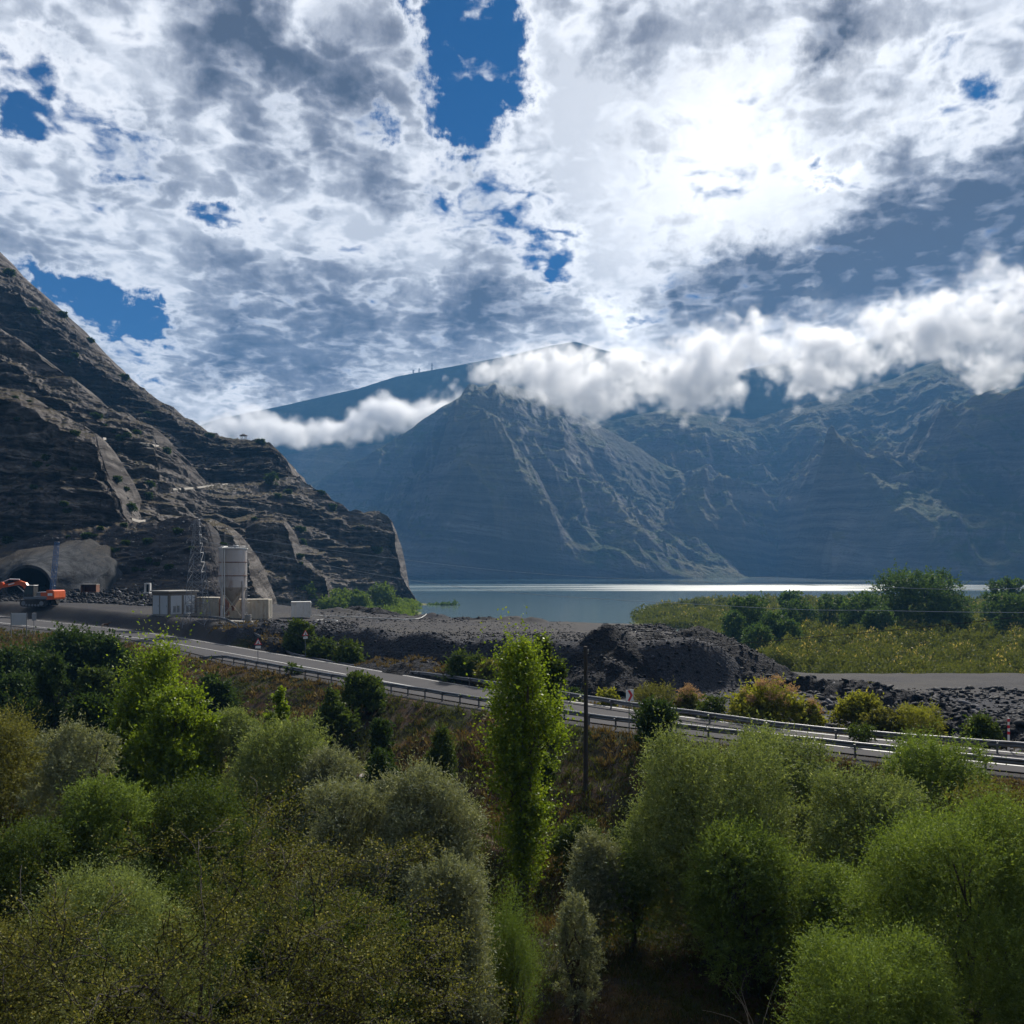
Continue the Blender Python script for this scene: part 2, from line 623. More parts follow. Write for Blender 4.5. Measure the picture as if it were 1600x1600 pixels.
def sdpoly(X, Y, poly):
    """signed distance, positive inside"""
    d = np.full(X.shape, 1e9)
    ins = np.zeros(X.shape, bool)
    n = len(poly)
    for i in range(n):
        a, b = poly[i], poly[(i + 1) % n]
        ex, ey = b - a
        t = np.clip(((X - a[0]) * ex + (Y - a[1]) * ey) / (ex * ex + ey * ey), 0, 1)
        d = np.minimum(d, np.hypot(X - a[0] - t * ex, Y - a[1] - t * ey))
        c = ((a[1] > Y) != (b[1] > Y)) & (X < (b[0] - a[0]) * (Y - a[1]) / (b[1] - a[1] + 1e-12) + a[0])
        ins ^= c
    return np.where(ins, d, -d)


def plat_near(X):
    return np.interp(X, [-60, -45, -33, -28, -20, -6.5, 5.8, 14, 22, 30], [105, 100, 104, 108, 100, 90, 82, 80, 84, 90])


def plat_far(X):
    return np.interp(X, [-200, -60, -50, -31, -9, 15, 22, 26], [190, 190, 170, 147, 128, 115, 106, 98])


def ground(X, Y, full=False):
    X = np.asarray(X, float)
    Y = np.asarray(Y, float)
    zr = zroad(X)
    yn, yf = ynear(X), yfar(X)
    n1 = fbm(X / 9, Y / 9, o=5, seed=3)
    n2 = fbm(X / 1.7, Y / 1.7, o=4, seed=9)
    # --- camera side: embankment falling to the ravine
    dn = (yn - Y) * 0.72
    slope = np.interp(X, [-80, -45, -30, -10, 60], [0.10, 0.16, 0.36, 0.50, 0.52])
    bank = zr - 0.06 - np.maximum(dn - 1.6, 0) * slope - 0.05 * np.clip(dn, 0, 1.6)
    rav = 2.2 + 0.5 * n1 + np.maximum(24 - Y, 0) * 0.5 + 0.018 * np.maximum(-X, 0) * np.clip((Y - 10) / 30, 0, 1) * 2
    zn = np.maximum(bank + (0.45 * n1 + 0.16 * n2) * sstep(1.6, 5, dn), rav + .12 * n2)
    zn = np.minimum(zn, 14.3)
    # --- far side
    df = (Y - yf) * 0.72
    zp = np.interp(X, [-90, -70, -50, -30, -10, 20], [10.9, 10.6, 9.7, 8.95, 8.8, 8.8])
    ditch = np.where(X > -36, zr - 0.9 - 0.3 * sstep(3, 10, df), 0)
    right = sstep(24, 34, X)
    low = ditch * (1 - right) + right * (4.6 + 0.5 * sstep(20, 5, df))
    pn = plat_near(X)
    t = np.clip((Y - pn + 3.5) / 4.5, 0, 1)
    site = sstep(-30, -40, X)                      # the apron joins the road without a ditch
    ramp = zr + (zp - zr) * sstep(0, 1, np.clip((Y - yf) / np.clip(pn + 6 - yf, 4, 5.5), 0, 1))
    z1 = low + (zp - low) * sstep(0, 1, t) * sstep(25, 18, X)
    z1 = z1 * (1 - site) + ramp * site
    edge = np.exp(-((Y - pn - 1) / 3.0) ** 2) * (1 - site) * sstep(27, 18, X)
    z1 = z1 + edge * (0.25 + 0.7 * fbm(X / 5, Y / 5, o=4, seed=21))
    # far rim of the platform, then the lake bed
    pf = plat_far(X)
    out = sstep(0, 1, np.clip((Y - pf) / 16.0, 0, 1))
    rim = np.exp(-((Y - pf + 1.5) / 2.0) ** 2) * np.clip(fbm(X / 6, Y / 8, o=3, seed=5) + .1, 0, 1) * 1.1 * (1 - site)
    z1 = z1 + rim * sstep(12, 4, X)
    # gravel road at right ends at about 100 m
    rout = sstep(96, 108, Y) * right
    land = np.maximum(sdpoly(X, Y, LAND), sdpoly(X, Y, WEST) * 1.0)
    land = land + 5 * fbm(X / 22, Y / 22, o=4, seed=31)
    bed = np.where(land > 0, 0.12 + 0.5 * sstep(0, 30, land) + 0.12 * n1, -0.05 + np.maximum(land, -14) * 0.12)
    k = out * (1 - right) + sstep(96, 108, Y) * right
    # west: the site slopes down behind
    zf = z1 * (1 - k) + bed * k
    zf = zf + (0.05 * n2 * sstep(0.3, 3, df))
    rub = sstep(0.2, 1.5, df) * (1 - site) * (1 - k)
    # --- road bed
    z = np.where(Y < yn, zn, np.where(Y > yf, zf, zr - 0.07))
    # blend the shoulders
    s1 = sstep(0, 1.5, Y - yf)
    z = np.where(Y > yf, (zr - 0.07) * (1 - s1) + zf * s1, z)
    if not full:
        return z
    grav = np.zeros_like(z)
    onplat = (Y > pn + 1) & (X < 27) & (Y < pf)
    grav = np.where(onplat, 1.0, grav)
    grav = np.maximum(grav, site * (Y > yf) * (1 - k))
    gr_right = right * sstep(74 - 2, 78, Y - np.interp(X, [30, 40, 60], [14, 4, -1])) * (1 - rout)
    grav = np.maximum(grav, gr_right)
    grav = np.maximum(grav, np.clip(1 - np.abs(dn - 0.6) / 1.2, 0, 1) * (X > -110) * (Y < yn))
    rubble = np.clip(rub - grav, 0, 1) * sstep(3.0, 6.0, df)
    rubble = np.maximum(rubble, edge * .9)
    rubble = np.maximum(rubble, (1 - k < 1) * (k > 0) * (k < .95) * (1 - site) * 1.0)
    grav = np.where(rubble > .55, 0, grav)
    marsh = np.where((k > .5) & (land > -3), 1.0, 0.0)
    return z, grav, rubble, marsh


def gz(x, y):
    return float(ground(np.array([float(x)]), np.array([float(y)]))[0])


def gmat(t, out):
    co = t.n('ShaderNodeNewGeometry').outputs['Position']
    at = lambda s: t.n('ShaderNodeAttribute', attribute_name=s).outputs['Fac']
    big = t.noise(co, .16, 5, .6)
    mid = t.noise(co, 1.3, 6, .65)
    fin = t.noise(co, 9.0, 5, .7)
    dry = t.mix(t.rng(mid, .35, .65), (.022, .015, .010, 1), (.085, .048, .024, 1))
    grn = t.mix(t.rng(fin, .35, .65), (.012, .015, .007, 1), (.038, .044, .016, 1))
    soil = t.mix(t.rng(big, .42, .6), dry, grn)
    c = t.mix(t.rng(t.noise(co, .5, 5, .6), .52, .62), soil, (.035, .028, .024, 1))
    gr = t.mix(t.rng(fin, .3, .7), (.018, .018, .022, 1), (.055, .054, .059, 1))
    gr = t.mix(t.rng(big, .4, .62), gr, (.048, .046, .046, 1))
    rb = t.mix(t.rng(fin, .3, .75), (.012, .013, .017, 1), (.055, .058, .070, 1))
    ms = t.mix(t.rng(mid, .35, .65), (.07, .085, .03, 1), (.16, .15, .06, 1))
    ed = t.m('MULTIPLY', t.m('SUBTRACT', mid, .5), 1.0)
    f = lambda s: t.rng(t.m('ADD', at(s), ed), .35, .65)
    c = t.mix(f('grav'), c, gr)
    c = t.mix(f('rub'), c, rb)
    c = t.mix(f('marsh'), c, ms)
    vor = t.n('ShaderNodeTexVoronoi', feature='F1', ins={'Vector': co, 'Scale': 3.2})
    h = t.m('ADD', t.m('MULTIPLY', fin, .5), t.m('MULTIPLY', vor.outputs['Distance'], t.m('MULTIPLY', at('rub'), .9)))
    st = t.rng(t.n('ShaderNodeTexVoronoi', feature='F1', ins={'Vector': co, 'Scale': 4.5}).outputs['Distance'], .10, .06)
    c = t.mix(t.m('MULTIPLY', st, .4), c, (.13, .13, .135, 1))
    b = t.n('ShaderNodeBump', ins={'Strength': .9, 'Distance': .14, 'Height': h})
    p = t.n('ShaderNodeBsdfPrincipled', ins={'Base Color': c, 'Roughness': .92, 'Specular IOR Level': .08, 'Normal': b.outputs[0]})
    t.link(p.outputs[0], out.inputs[0])


M['ground'] = material('ground', gmat)
nu, nd = 620, 760
tt = np.linspace(-1, 1, nu)
u = 0.95 * tt * (0.55 + 0.45 * tt * tt)
D = np.concatenate([np.linspace(-14, 8, 14)[:-1], np.geomspace(8, 470, nd)])
DD, UU = np.meshgrid(D, u, indexing='ij')
GX, GY = UU * np.maximum(DD, 26), DD
gzv, ga, ru, ma = ground(GX, GY, True)
gnd = mesh_np('ground', np.stack([GX, GY, gzv], -1).reshape(-1, 3), grid_faces(*GX.shape), M['ground'], True,
              {'grav': ga.ravel(), 'rub': ru.ravel(), 'marsh': ma.ravel()})
tag(gnd, kind='structure')
# the land reaches on beyond the sides and behind
mbg = MB()
mbg.add([(-2290, -690, -4), (3290, -690, -4), (3290, 3140, -4), (-2290, 3140, -4)], [(0, 1, 2, 3)])
lb = mbg.build('lake_bed_terrain', M['ground'])
tag(lb, kind='structure')


# ---------------------------------------------------------------- road
def asphalt(t, out):
    co = t.n('ShaderNodeNewGeometry').outputs['Position']
    n1 = t.noise(co, .35, 5, .6)
    n2 = t.noise(co, 14, 4, .7)
    c = t.mix(t.m('ADD', t.m('MULTIPLY', n1, .7), t.m('MULTIPLY', n2, .3)), (.042, .041, .044, 1), (.085, .083, .088, 1))
    p = t.n('ShaderNodeBsdfPrincipled', ins={'Base Color': c, 'Roughness': .92, 'Specular IOR Level': .06})
    b = t.n('ShaderNodeBump', ins={'Strength': .5, 'Distance': .01, 'Height': n2})
    t.link(b.outputs[0], p.inputs['Normal'])
    t.link(p.outputs[0], out.inputs[0])


M['asphalt'] = material('asphalt', asphalt)
M['line'] = plain('road_paint', (.50, .50, .49), .6, var=.2, scale=2, dirt=(.2, .2, .2, 1), dirt_amt=.5)
xs = np.linspace(-118, 52, 420)
rows = []
for k in range(9):
    f_ = k / 8
    y_ = ynear(xs) * (1 - f_) + yfar(xs) * f_
    rows.append(np.stack([xs, y_, zroad(xs) + .05 * math.sin(math.pi * f_)], 1))
V = np.array(rows)
road = mesh_np('road', V.reshape(-1, 3), grid_faces(9, 420), M['asphalt'], True)
tag(road, kind='structure')


def roadz(x, y):
    yn_, yf_ = ynear(x), yfar(x)
    return zroad(x) + .05 * np.sin(np.pi * np.clip((y - yn_) / (yf_ - yn_), 0, 1))


def strip(pl, wdt, lift):
    d = np.gradient(pl, axis=0)
    d /= np.linalg.norm(d, axis=1)[:, None]
    nrm = np.stack([-d[:, 1], d[:, 0]], 1)
    a, b = pl - nrm * wdt / 2, pl + nrm * wdt / 2
    V = []
    for q in (a, b):
        V.append(np.stack([q[:, 0], q[:, 1], roadz(q[:, 0], q[:, 1]) + lift], 1))
    return np.array(V).reshape(-1, 3), grid_faces(2, len(pl))


v1, f1 = strip(near_line, .16, .008)
v2, f2 = strip(far_line, .15, .008)
tag(mesh_np('road_markings', np.concatenate([v1, v2]), np.concatenate([f1, f2 + len(v1)]), M['line']), kind='structure')


# ---------------------------------------------------------------- lake
def watermat(t, out):
    co = t.n('ShaderNodeNewGeometry').outputs['Position']
    sp = t.n('ShaderNodeSeparateXYZ', ins={0: co})
    # wind-ruffled lane across the lake
    wv = t.m('MULTIPLY', t.m('SUBTRACT', t.noise(t.vm('MULTIPLY', co, (.0022, .012, 1)), 1.0, 4, .55), .5), 190)
    yy = t.m('ADD', sp.outputs[1], wv)
    band = t.m('MULTIPLY', t.rng(yy, 590, 700), t.rng(yy, 960, 800))
    patch = t.rng(t.noise(t.vm('MULTIPLY', co, (.004, .02, 1)), 1.0, 5, .6), .42, .58)
    band = t.m('MULTIPLY', band, t.m('MULTIPLY_ADD', patch, .7, .3))
    b1 = t.noise(t.vm('MULTIPLY', co, (.35, .9, 1)), 1.0, 5, .6)
    b2 = t.noise(t.vm('MULTIPLY', co, (1.4, 3.2, 1)), 1.0, 3, .6)
    h = t.m('ADD', t.m('MULTIPLY', b1, .5), t.m('MULTIPLY', b2, .35))
    b = t.n('ShaderNodeBump', ins={'Distance': .20, 'Height': h})
    t.link(t.m('MULTIPLY_ADD', band, .94, .06), b.inputs['Strength'])
    shallow = t.rng(sp.outputs[1], 900, 150)
    col = t.mix(shallow, (.030, .070, .080, 1), (.12, .165, .165, 1))
    p = t.n('ShaderNodeBsdfPrincipled', ins={'Base Color': col, 'IOR': 1.33, 'Normal': b.outputs[0]})
    t.link(t.m('MULTIPLY_ADD', band, .36, .10), p.inputs['Roughness'])
    t.link(p.outputs[0], out.inputs[0])


M['water'] = material('lake_water', watermat)
mb = MB()
mb.add([(-2280, 90, 0), (3280, 90, 0), (3280, 3130, 0), (-2280, 3130, 0)], [(0, 1, 2, 3)])
tag(mb.build('lake_water', M['water']), kind='structure')


# ================================================================ mountains
def rockmat(name, rock1, rock2, rock3, grass, grass2, tilt, zs, gsl=(.55, .8), grassamt=1.0, bumpd=1.0, big=.02, pale=None, ridge=False, lc=(.38, .62)):
    """strata by height, scree and thin grass on the flatter ground"""
    def f(t, out):
        geo = t.n('ShaderNodeNewGeometry')
        co = geo.outputs['Position']
        sp = t.n('ShaderNodeSeparateXYZ', ins={0: co})
        nb = t.noise(co, big, 6, .6)
        zz = t.m('ADD', t.m('MULTIPLY_ADD', sp.outputs[0], tilt, sp.outputs[2]), t.m('MULTIPLY', nb, 22 * .02 / big * .35))
        lay = t.noise(t.comb(t.m('MULTIPLY', sp.outputs[0], zs * .035), t.m('MULTIPLY', sp.outputs[1], zs * .035), t.m('MULTIPLY', zz, zs)), 1.0, 8, .72)
        vert = t.noise(t.vm('MULTIPLY', co, (zs * .9, zs * .9, zs * .13)), 1.0, 6, .7)
        fn = t.noise(co, zs * 2.2, 6, .72)
        c = t.mix(t.rng(lay, lc[0], lc[1]), rock1, rock2)
        c = t.mix(t.m('MULTIPLY', t.rng(vert, .5, .72), .25 if ridge else .55), c, rock3)
        if pale:
            pm = t.m('MULTIPLY', t.rng(t.noise(co, big * 2.5, 4, .5), .58, .68), t.rng(lay, .42, .55))
            c = t.mix(t.m('MULTIPLY', pm, .8), c, pale)
        ns = t.n('ShaderNodeSeparateXYZ', ins={0: geo.outputs['Normal']}).outputs[2]
        gm = t.rng(t.m('ADD', ns, t.m('MULTIPLY', t.m('SUBTRACT', fn, .5), .5)), gsl[0], gsl[1])
        gc = t.mix(t.rng(t.noise(co, big * 4, 5, .65), .4, .62), grass, grass2)
        sp2 = t.rng(t.n('ShaderNodeTexVoronoi', ins={'Vector': co, 'Scale': zs * 1.0}).outputs[0], .32, .22)
        gc = t.mix(t.m('MULTIPLY', sp2, .5), gc, (.025, .035, .018, 1))
        c = t.mix(t.m('MULTIPLY', gm, grassamt), c, gc)
        if ridge:
            rg = t.m('ADD', t.n('ShaderNodeAttribute', attribute_name='rdg').outputs['Fac'], t.m('MULTIPLY', t.m('SUBTRACT', fn, .5), .35))
            c = t.mix(t.m('MULTIPLY', t.rng(rg, .34, .16), .70), c, (.045, .05, .045, 1))  # ravines darkened, ridges below lightened in the colour, so relief shows in flat light
            c = t.mix(t.m('MULTIPLY', t.rng(rg, .42, .72), .40), c, (.13, .132, .09, 1))
        hh = t.m('ADD', t.m('MULTIPLY', lay, 1.0), t.m('ADD', t.m('MULTIPLY', vert, .6), t.m('MULTIPLY', fn, .7)))
        b = t.n('ShaderNodeBump', ins={'Strength': .9, 'Distance': bumpd, 'Height': hh})
        p = t.n('ShaderNodeBsdfPrincipled', ins={'Base Color': c, 'Roughness': .95, 'Specular IOR Level': .06, 'Normal': b.outputs[0]})
        t.link(p.outputs[0], out.inputs[0])
    return material(name, f)


M['rock'] = rockmat('hillside_rock', (.045, .039, .037, 1), (.165, .150, .142, 1), (.024, .0225, .0235, 1), (.060, .052, .030, 1), (.085, .068, .045, 1), .03, .45, gsl=(.72, .94), bumpd=1.1, pale=(.27, .25, .23, 1))
M['scree'] = rockmat('dark_scree', (.032, .031, .036, 1), (.070, .066, .068, 1), (.10, .09, .085, 1), (.048, .046, .05, 1), (.10, .075, .045, 1), .03, .8, gsl=(.75, .98), bumpd=.5, big=.05)
M['massif'] = rockmat('massif_rock', (.062, .064, .07, 1), (.21, .205, .195, 1), (.035, .036, .04, 1), (.045, .066, .033, 1), (.115, .112, .07, 1), .12, .055, gsl=(.58, .82), bumpd=9, big=.003, pale=(.24, .235, .225, 1), ridge=True, lc=(.3, .75))
M['range'] = rockmat('wooded_range', (.03, .05, .04, 1), (.06, .08, .06, 1), (.03, .04, .035, 1), (.02, .04, .025, 1), (.05, .07, .04, 1), .1, .03, gsl=(.3, .6), bumpd=5, big=.002)


def massif(name, crest, base, D0, D1, mat, seed, amp, nu=520, nv=300, wl=260, upow=.85, back=1.0, lift=0.0, tilt=.1, step=18.0):
    """a mountain face: world heightfield between its foot line and its crest, cut by ravines"""
    px = np.linspace(crest[0][0], crest[-1][0], nu)
    cy = np.interp(px, [c[0] for c in crest], [c[1] for c in crest])
    uu = (px - 800) / F
    v = np.concatenate([np.linspace(0, 1, nv), 1 + np.linspace(0.02, .5, 40)])
    Vv, Uu = np.meshgrid(v, uu, indexing='ij')
    Cy = np.broadcast_to(cy, Vv.shape)
    d0 = np.interp(px, [b[0] for b in base], [b[1] for b in base]) if base else np.full(nu, D0)
    Dn = d0 + (D1 - d0) * Vv
    X, Y = Uu * Dn, Dn
    zc = EYE - (Cy - HZ) / F * D1
    # domain-warped ridges running downhill
    wx = fbm(X / wl / 1.4, Y / wl / 1.4, o=4, seed=seed + 5) * wl * .32
    wy = fbm(X / wl / 1.4 + 9, Y / wl / 1.4, o=4, seed=seed + 6) * wl * .32
    tent = lambda a_, b_, s_: 1 - np.abs(vnoise(a_, b_, seed=s_)) * 1.7
    t1 = tent((X + wx) / wl, (Y + wy) / (wl * 2.6), seed)
    t2 = tent((X + wx) / (wl * .43), (Y + wy) / (wl * 1.0), seed + 3)
    t3 = tent((X + wx * .8) / (wl * .19), (Y + wy * .8) / (wl * .42), seed + 4)
    t4 = tent((X + wx * .8) / (wl * .085), (Y + wy * .8) / (wl * .17), seed + 6)
    hi_ = np.clip(.55 + .45 * t1, .2, 1.2)
    r1 = .42 + (t1 - .32) * .40
    r2 = .4 + ((t2 - .32) * .42 + (t3 - .32) * .17 * hi_ + (t4 - .32) * .05) * hi_
    f3 = fbm(X / (wl * .12), Y / (wl * .12), o=4, seed=seed + 8)
    vv = np.clip(Vv, 0, 1)
    body = vv ** upow
    env = np.sin(np.pi * np.clip(vv, 0, 1) ** .75) ** .8
    r3 = ridged((X + wx * .4) / (wl * .10), (Y + wy * .4) / (wl * .2), o=4, seed=seed + 4, g=.6)
    z = zc * body + env * amp * ((r1 - .42) * 1.5 + (r2 - .4) * .95) + (r3 - .4) * amp * .08 * (env + .1) + f3 * amp * .05 * (env + .12)
    # harder beds stand out as steps
    q = (z + X * tilt + fbm(X / 180, Y / 180, o=3, seed=seed + 11) * 14) / step
    fr = q - np.floor(q)
    z = z + (sstep(.35, .65, fr) - fr) * step * .12 * env
    z = np.where(Vv > 1, zc - (Vv - 1) * zc * back + f3 * amp * .03, z)
    z = np.maximum(z, -6 * (Vv <= 0.02) + (-6) * (Vv > 1) + np.where((Vv > .02) & (Vv <= 1), .5, -6) * 1.0)
    z = z + lift
    V3 = np.stack([X, Y, z], -1).reshape(-1, 3)
    rd = np.clip(.38 + (r1 - .42) * .7 + (r2 - .4) * .9 + (r3 - .2) * .25, 0, 1)
    return tag(mesh_np(name, V3, grid_faces(*X.shape), mat, True, {'rdg': rd.ravel()}), kind='structure')


massif('mountain_range', [(150, 720), (340, 655), (450, 632), (560, 607), (620, 588), (720, 570), (800, 555), (860, 540), (900, 534), (940, 546), (1100, 590), (1250, 560), (1400, 520), (1560, 492), (1620, 484), (1900, 440)],
       None, 2250, 2680, M['range'], 40, 50, 420, 150, 380, upow=.7)
massif('mountain_spur', [(380, 740), (430, 715), (500, 700), (560, 697), (640, 690), (760, 700), (900, 760)],
       None, 2120, 2380, M['massif'], 52, 50, 300, 140, 220)
massif('mountain_spur', [(400, 800), (470, 760), (540, 738), (600, 715), (640, 712), (760, 730), (900, 790)],
       None, 1850, 2150, M['massif'], 58, 50, 300, 140, 180)
massif('mountain', [(820, 700), (880, 668), (960, 655), (1040, 640), (1120, 650), (1180, 655), (1250, 632), (1330, 612), (1400, 590), (1440, 572), (1470, 562), (1500, 574), (1530, 586), (1552, 577), (1575, 574), (1600, 566), (1700, 535), (1850, 520), (2050, 480)],
       [(820, 1700), (1100, 1560), (1215, 1640), (1300, 1400), (1500, 1180), (1700, 1080), (2050, 1000)], 1500, 2240, M['massif'], 63, 205, 900, 430, 380, upow=.72, tilt=-.16, step=22)
massif('mountain', [(380, 885), (430, 815), (480, 775), (540, 740), (590, 708), (640, 675), (700, 633), (732, 611), (770, 606), (810, 612), (840, 620), (880, 632), (930, 660), (1000, 700), (1060, 742), (1120, 790), (1180, 850), (1240, 892)],
       [(380, 1750), (560, 1420), (700, 1330), (1000, 1340), (1240, 1500)], 1330, 1990, M['massif'], 74, 150, 800, 430, 300, upow=.78, tilt=.10, step=16)


# ---------------------------------------------------------------- the near rocky hillside: ledges and cliffs, lofted layer behind layer
HILLS = []


def hill(name, top, base, Dt, Db, mat, seed, steps, nu=320, nv=200, amp=5.0, back=60, flute=1.0, fy=1.0):
    """top/base: skyline and foot of this spur; Dt/Db: how far they lie; steps: [(fraction of height, fraction of depth)]"""
    px = np.linspace(top[0][0], top[-1][0], nu)
    ty = np.interp(px, [c[0] for c in top], [c[1] for c in top])
    by = np.interp(px, [c[0] for c in base], [c[1] for c in base])
    ty = ty + fbm(px / 14.0, px * 0 + seed, o=5, seed=seed + 1, g=.6) * 3.2
    ty = np.minimum(ty, by - 1)
    dt = np.interp(px, [c[0] for c in Dt], [c[1] for c in Dt])
    db = np.interp(px, [c[0] for c in Db], [c[1] for c in Db])
    hgt = by - ty
    dt = db + (dt - db) * np.clip(hgt / (np.max(hgt[px > -60]) * .35), 0, 1) ** .5
    v = np.linspace(0, 1, nv)
    Vv, Pp = np.meshgrid(v, px, indexing='ij')
    zb = EYE - (by - HZ) / F * db
    zt = EYE - (ty - HZ) / F * dt
    zz = zb + (zt - zb) * Vv
    # ledge pattern wanders along the hill
    wob = fbm(Pp / 60.0, Vv * 1.5, o=4, seed=seed) * .05 * np.sin(np.pi * Vv)
    g = np.interp(np.clip(Vv + wob, 0, 1), [s[0] for s in steps], [s[1] for s in steps])
    q = (zz + 1.5 * fbm(Pp / 90.0, zz / 12.0, o=3, seed=seed + 2)) / 4.2
    fr = q - np.floor(q)
    g = np.clip(g + (sstep(.55, .95, fr) - fr) * .055 * np.sin(np.pi * Vv), 0, 1)
    Dn = db + (dt - db) * g
    uu = (Pp - 800) / F
    X = uu * Dn
    env = .25 + .75 * np.sin(np.pi * np.clip(Vv, 0, 1)) ** .4
    steep = np.clip(1.4 - 1.2 * np.abs(np.gradient(g, axis=0)) * nv, .15, 1)
    fl = ridged(X / (7 * fy), zz / (34 * fy), Dn / 300, o=5, seed=seed + 4, g=.55) - .45
    f2 = fbm(X / 16, zz / 13, Dn / 90, o=6, seed=seed + 7, g=.56)
    f4 = fbm(X / 3.1, zz / 1.1, Dn / 30, o=4, seed=seed + 9, g=.6)
    disp = -(fl * 1.0 * flute * steep + f2 * .95 + f4 * .40 * (.4 + .6 * steep)) * amp * env
    f5 = fbm(X / 6.5, zz / 3.6, Dn / 18, o=5, seed=seed + 15, g=.6)
    Dn = Dn + disp - f5 * amp * .42 * env
    X = X + f2 * amp * .45 * env + f4 * .9 * env + f5 * amp * .42 * env
    zz = zz + f4 * .45 * env + fbm(X / 5, Dn / 5, o=4, seed=seed + 12) * .35 * (Vv > .9)
    # behind the skyline the hill goes on and falls
    kb = 14
    bx, bd, bz = [X], [Dn], [zz]
    for k in range(1, kb + 1):
        s = (k / kb) ** 1.5 * back
        bx.append(X[-1:] + 0 * s + fbm(X[-1:] / 8, X[-1:] * 0 + s / 8, o=3, seed=seed) * s * .03)
        bd.append(Dn[-1:] + s)
        bz.append(zz[-1:] - s * .12 - (s / back) ** 2 * 14)
    X, Dn, zz = np.concatenate(bx), np.concatenate(bd), np.concatenate(bz)
    o_ = tag(mesh_np(name, np.stack([X, Dn, zz], -1).reshape(-1, 3), grid_faces(*X.shape), mat, True), kind='structure')
    HILLS.append((np.stack([X, Dn, zz], -1).reshape(-1, 3), grid_faces(*X.shape)))
    return o_


hill('rocky_hillside', [(-420, 60), (-200, 232), (-60, 345), (0, 403), (25, 425), (60, 452), (90, 482), (130, 525), (160, 553), (190, 580), (225, 607), (250, 625), (280, 648), (300, 657), (318, 672), (340, 683), (375, 686), (402, 685), (420, 692), (437, 705), (450, 722), (457, 737), (460, 748)],
     [(-420, 830), (0, 800), (300, 785), (460, 762)], [(-420, 390), (340, 415), (460, 405)], [(-420, 300), (200, 330), (460, 372)], M['rock'], 101,
     [(0, 0), (.10, .06), (.12, .10), (.38, .14), (.42, .24), (.60, .45), (.66, .52), (.78, .55), (.9, .8), (1, 1)], nu=460, nv=330, amp=7, back=90, flute=1.2, fy=1.6)
hill('rocky_hillside', [(-420, 330), (-200, 430), (-60, 492), (0, 512), (40, 540), (80, 570), (110, 588), (150, 625), (180, 640), (215, 655), (238, 668), (244, 686), (262, 696), (285, 718), (300, 738), (320, 757), (380, 753), (440, 747), (470, 746), (485, 757), (505, 770), (530, 787), (545, 796), (570, 800), (585, 797), (600, 800), (610, 809), (615, 828), (618, 850), (622, 880), (630, 905), (640, 922), (650, 938), (653, 942)],
     [(-420, 860), (0, 850), (200, 845), (330, 900), (400, 945), (500, 948), (600, 945), (650, 944), (653, 945)],
     [(-420, 270), (100, 270), (245, 285), (320, 330), (460, 372), (540, 392), (653, 414)], [(-420, 215), (200, 215), (330, 235), (400, 262), (460, 300), (520, 345), (600, 392), (653, 412)], M['rock'], 151,
     [(0, 0), (.20, .04), (.27, .22), (.40, .30), (.46, .46), (.58, .54), (.63, .66), (.80, .72), (.86, .86), (1, 1)], nu=760, nv=280, amp=5.0, back=60, flute=1.1)
hill('rocky_hillside', [(385, 815), (400, 806), (425, 803), (442, 808), (452, 826), (458, 850), (464, 868), (480, 880), (505, 900), (520, 945)],
     [(385, 950), (520, 950)], [(385, 285), (520, 300)], [(385, 268), (520, 290)], M['rock'], 171,
     [(0, 0), (.3, .3), (.4, .55), (.9, .65), (1, 1)], nu=160, nv=160, amp=3, back=35)
hill('rocky_hillside', [(-420, 540), (-150, 572), (0, 600), (50, 622), (90, 645), (130, 664), (148, 676), (154, 700), (163, 725), (172, 752), (182, 775), (192, 797), (199, 818), (203, 832)],
     [(-420, 880), (0, 862), (203, 835)], [(-420, 195), (203, 205)], [(-420, 176), (100, 182), (203, 196)], M['rock'], 191,
     [(0, 0), (.08, .12), (.55, .3), (.62, .42), (.86, .52), (1, 1)], nu=330, nv=260, amp=3.6, back=30, flute=1.3, fy=.8)
hill('rocky_hillside', [(290, 822), (310, 812), (328, 812), (345, 818), (362, 826), (376, 838), (384, 858), (388, 885), (396, 910), (412, 930), (425, 955)],
     [(290, 960), (425, 960)], [(290, 196), (425, 200)], [(290, 178), (425, 188)], M['rock'], 211,
     [(0, 0), (.2, .35), (.9, .6), (1, 1)], nu=160, nv=160, amp=2.6, back=30, flute=1.2, fy=.8)
hill('scree_slope', [(-420, 860), (-100, 862), (0, 853), (60, 838), (100, 828), (200, 817), (250, 812), (308, 807), (322, 815), (330, 832), (336, 860), (348, 905), (362, 948)],
     [(-420, 948), (0, 948), (362, 958)], [(-420, 178), (200, 184), (362, 182)], [(-420, 158), (200, 164), (362, 166)], M['scree'], 231,
     [(0, 0), (.5, .45), (.95, .9), (1, 1)], nu=330, nv=150, amp=1.6, back=26, flute=.5, fy=.8)


from mathutils.bvhtree import BVHTree
TREES = [BVHTree.FromPolygons([tuple(p) for p in v_.tolist()], q_.tolist()) for v_, q_ in HILLS]


def on_hill(px, py):
    """the spot on the hillside seen at a pixel, and its normal"""
    d = (P(px, py, 100) - Vector((0, 0, EYE))).normalized()
    best = None
    for t_ in TREES:
        h = t_.ray_cast(Vector((0, 0, EYE)), d)
        if h[0] is not None and (best is None or h[3] < best[2]):
            best = (h[0], h[1], h[3])
    return (best[0], best[1]) if best else (None, None)


M['track'] = plain('pale_track', (.22, .20, .175), .9, var=.3, scale=.4)


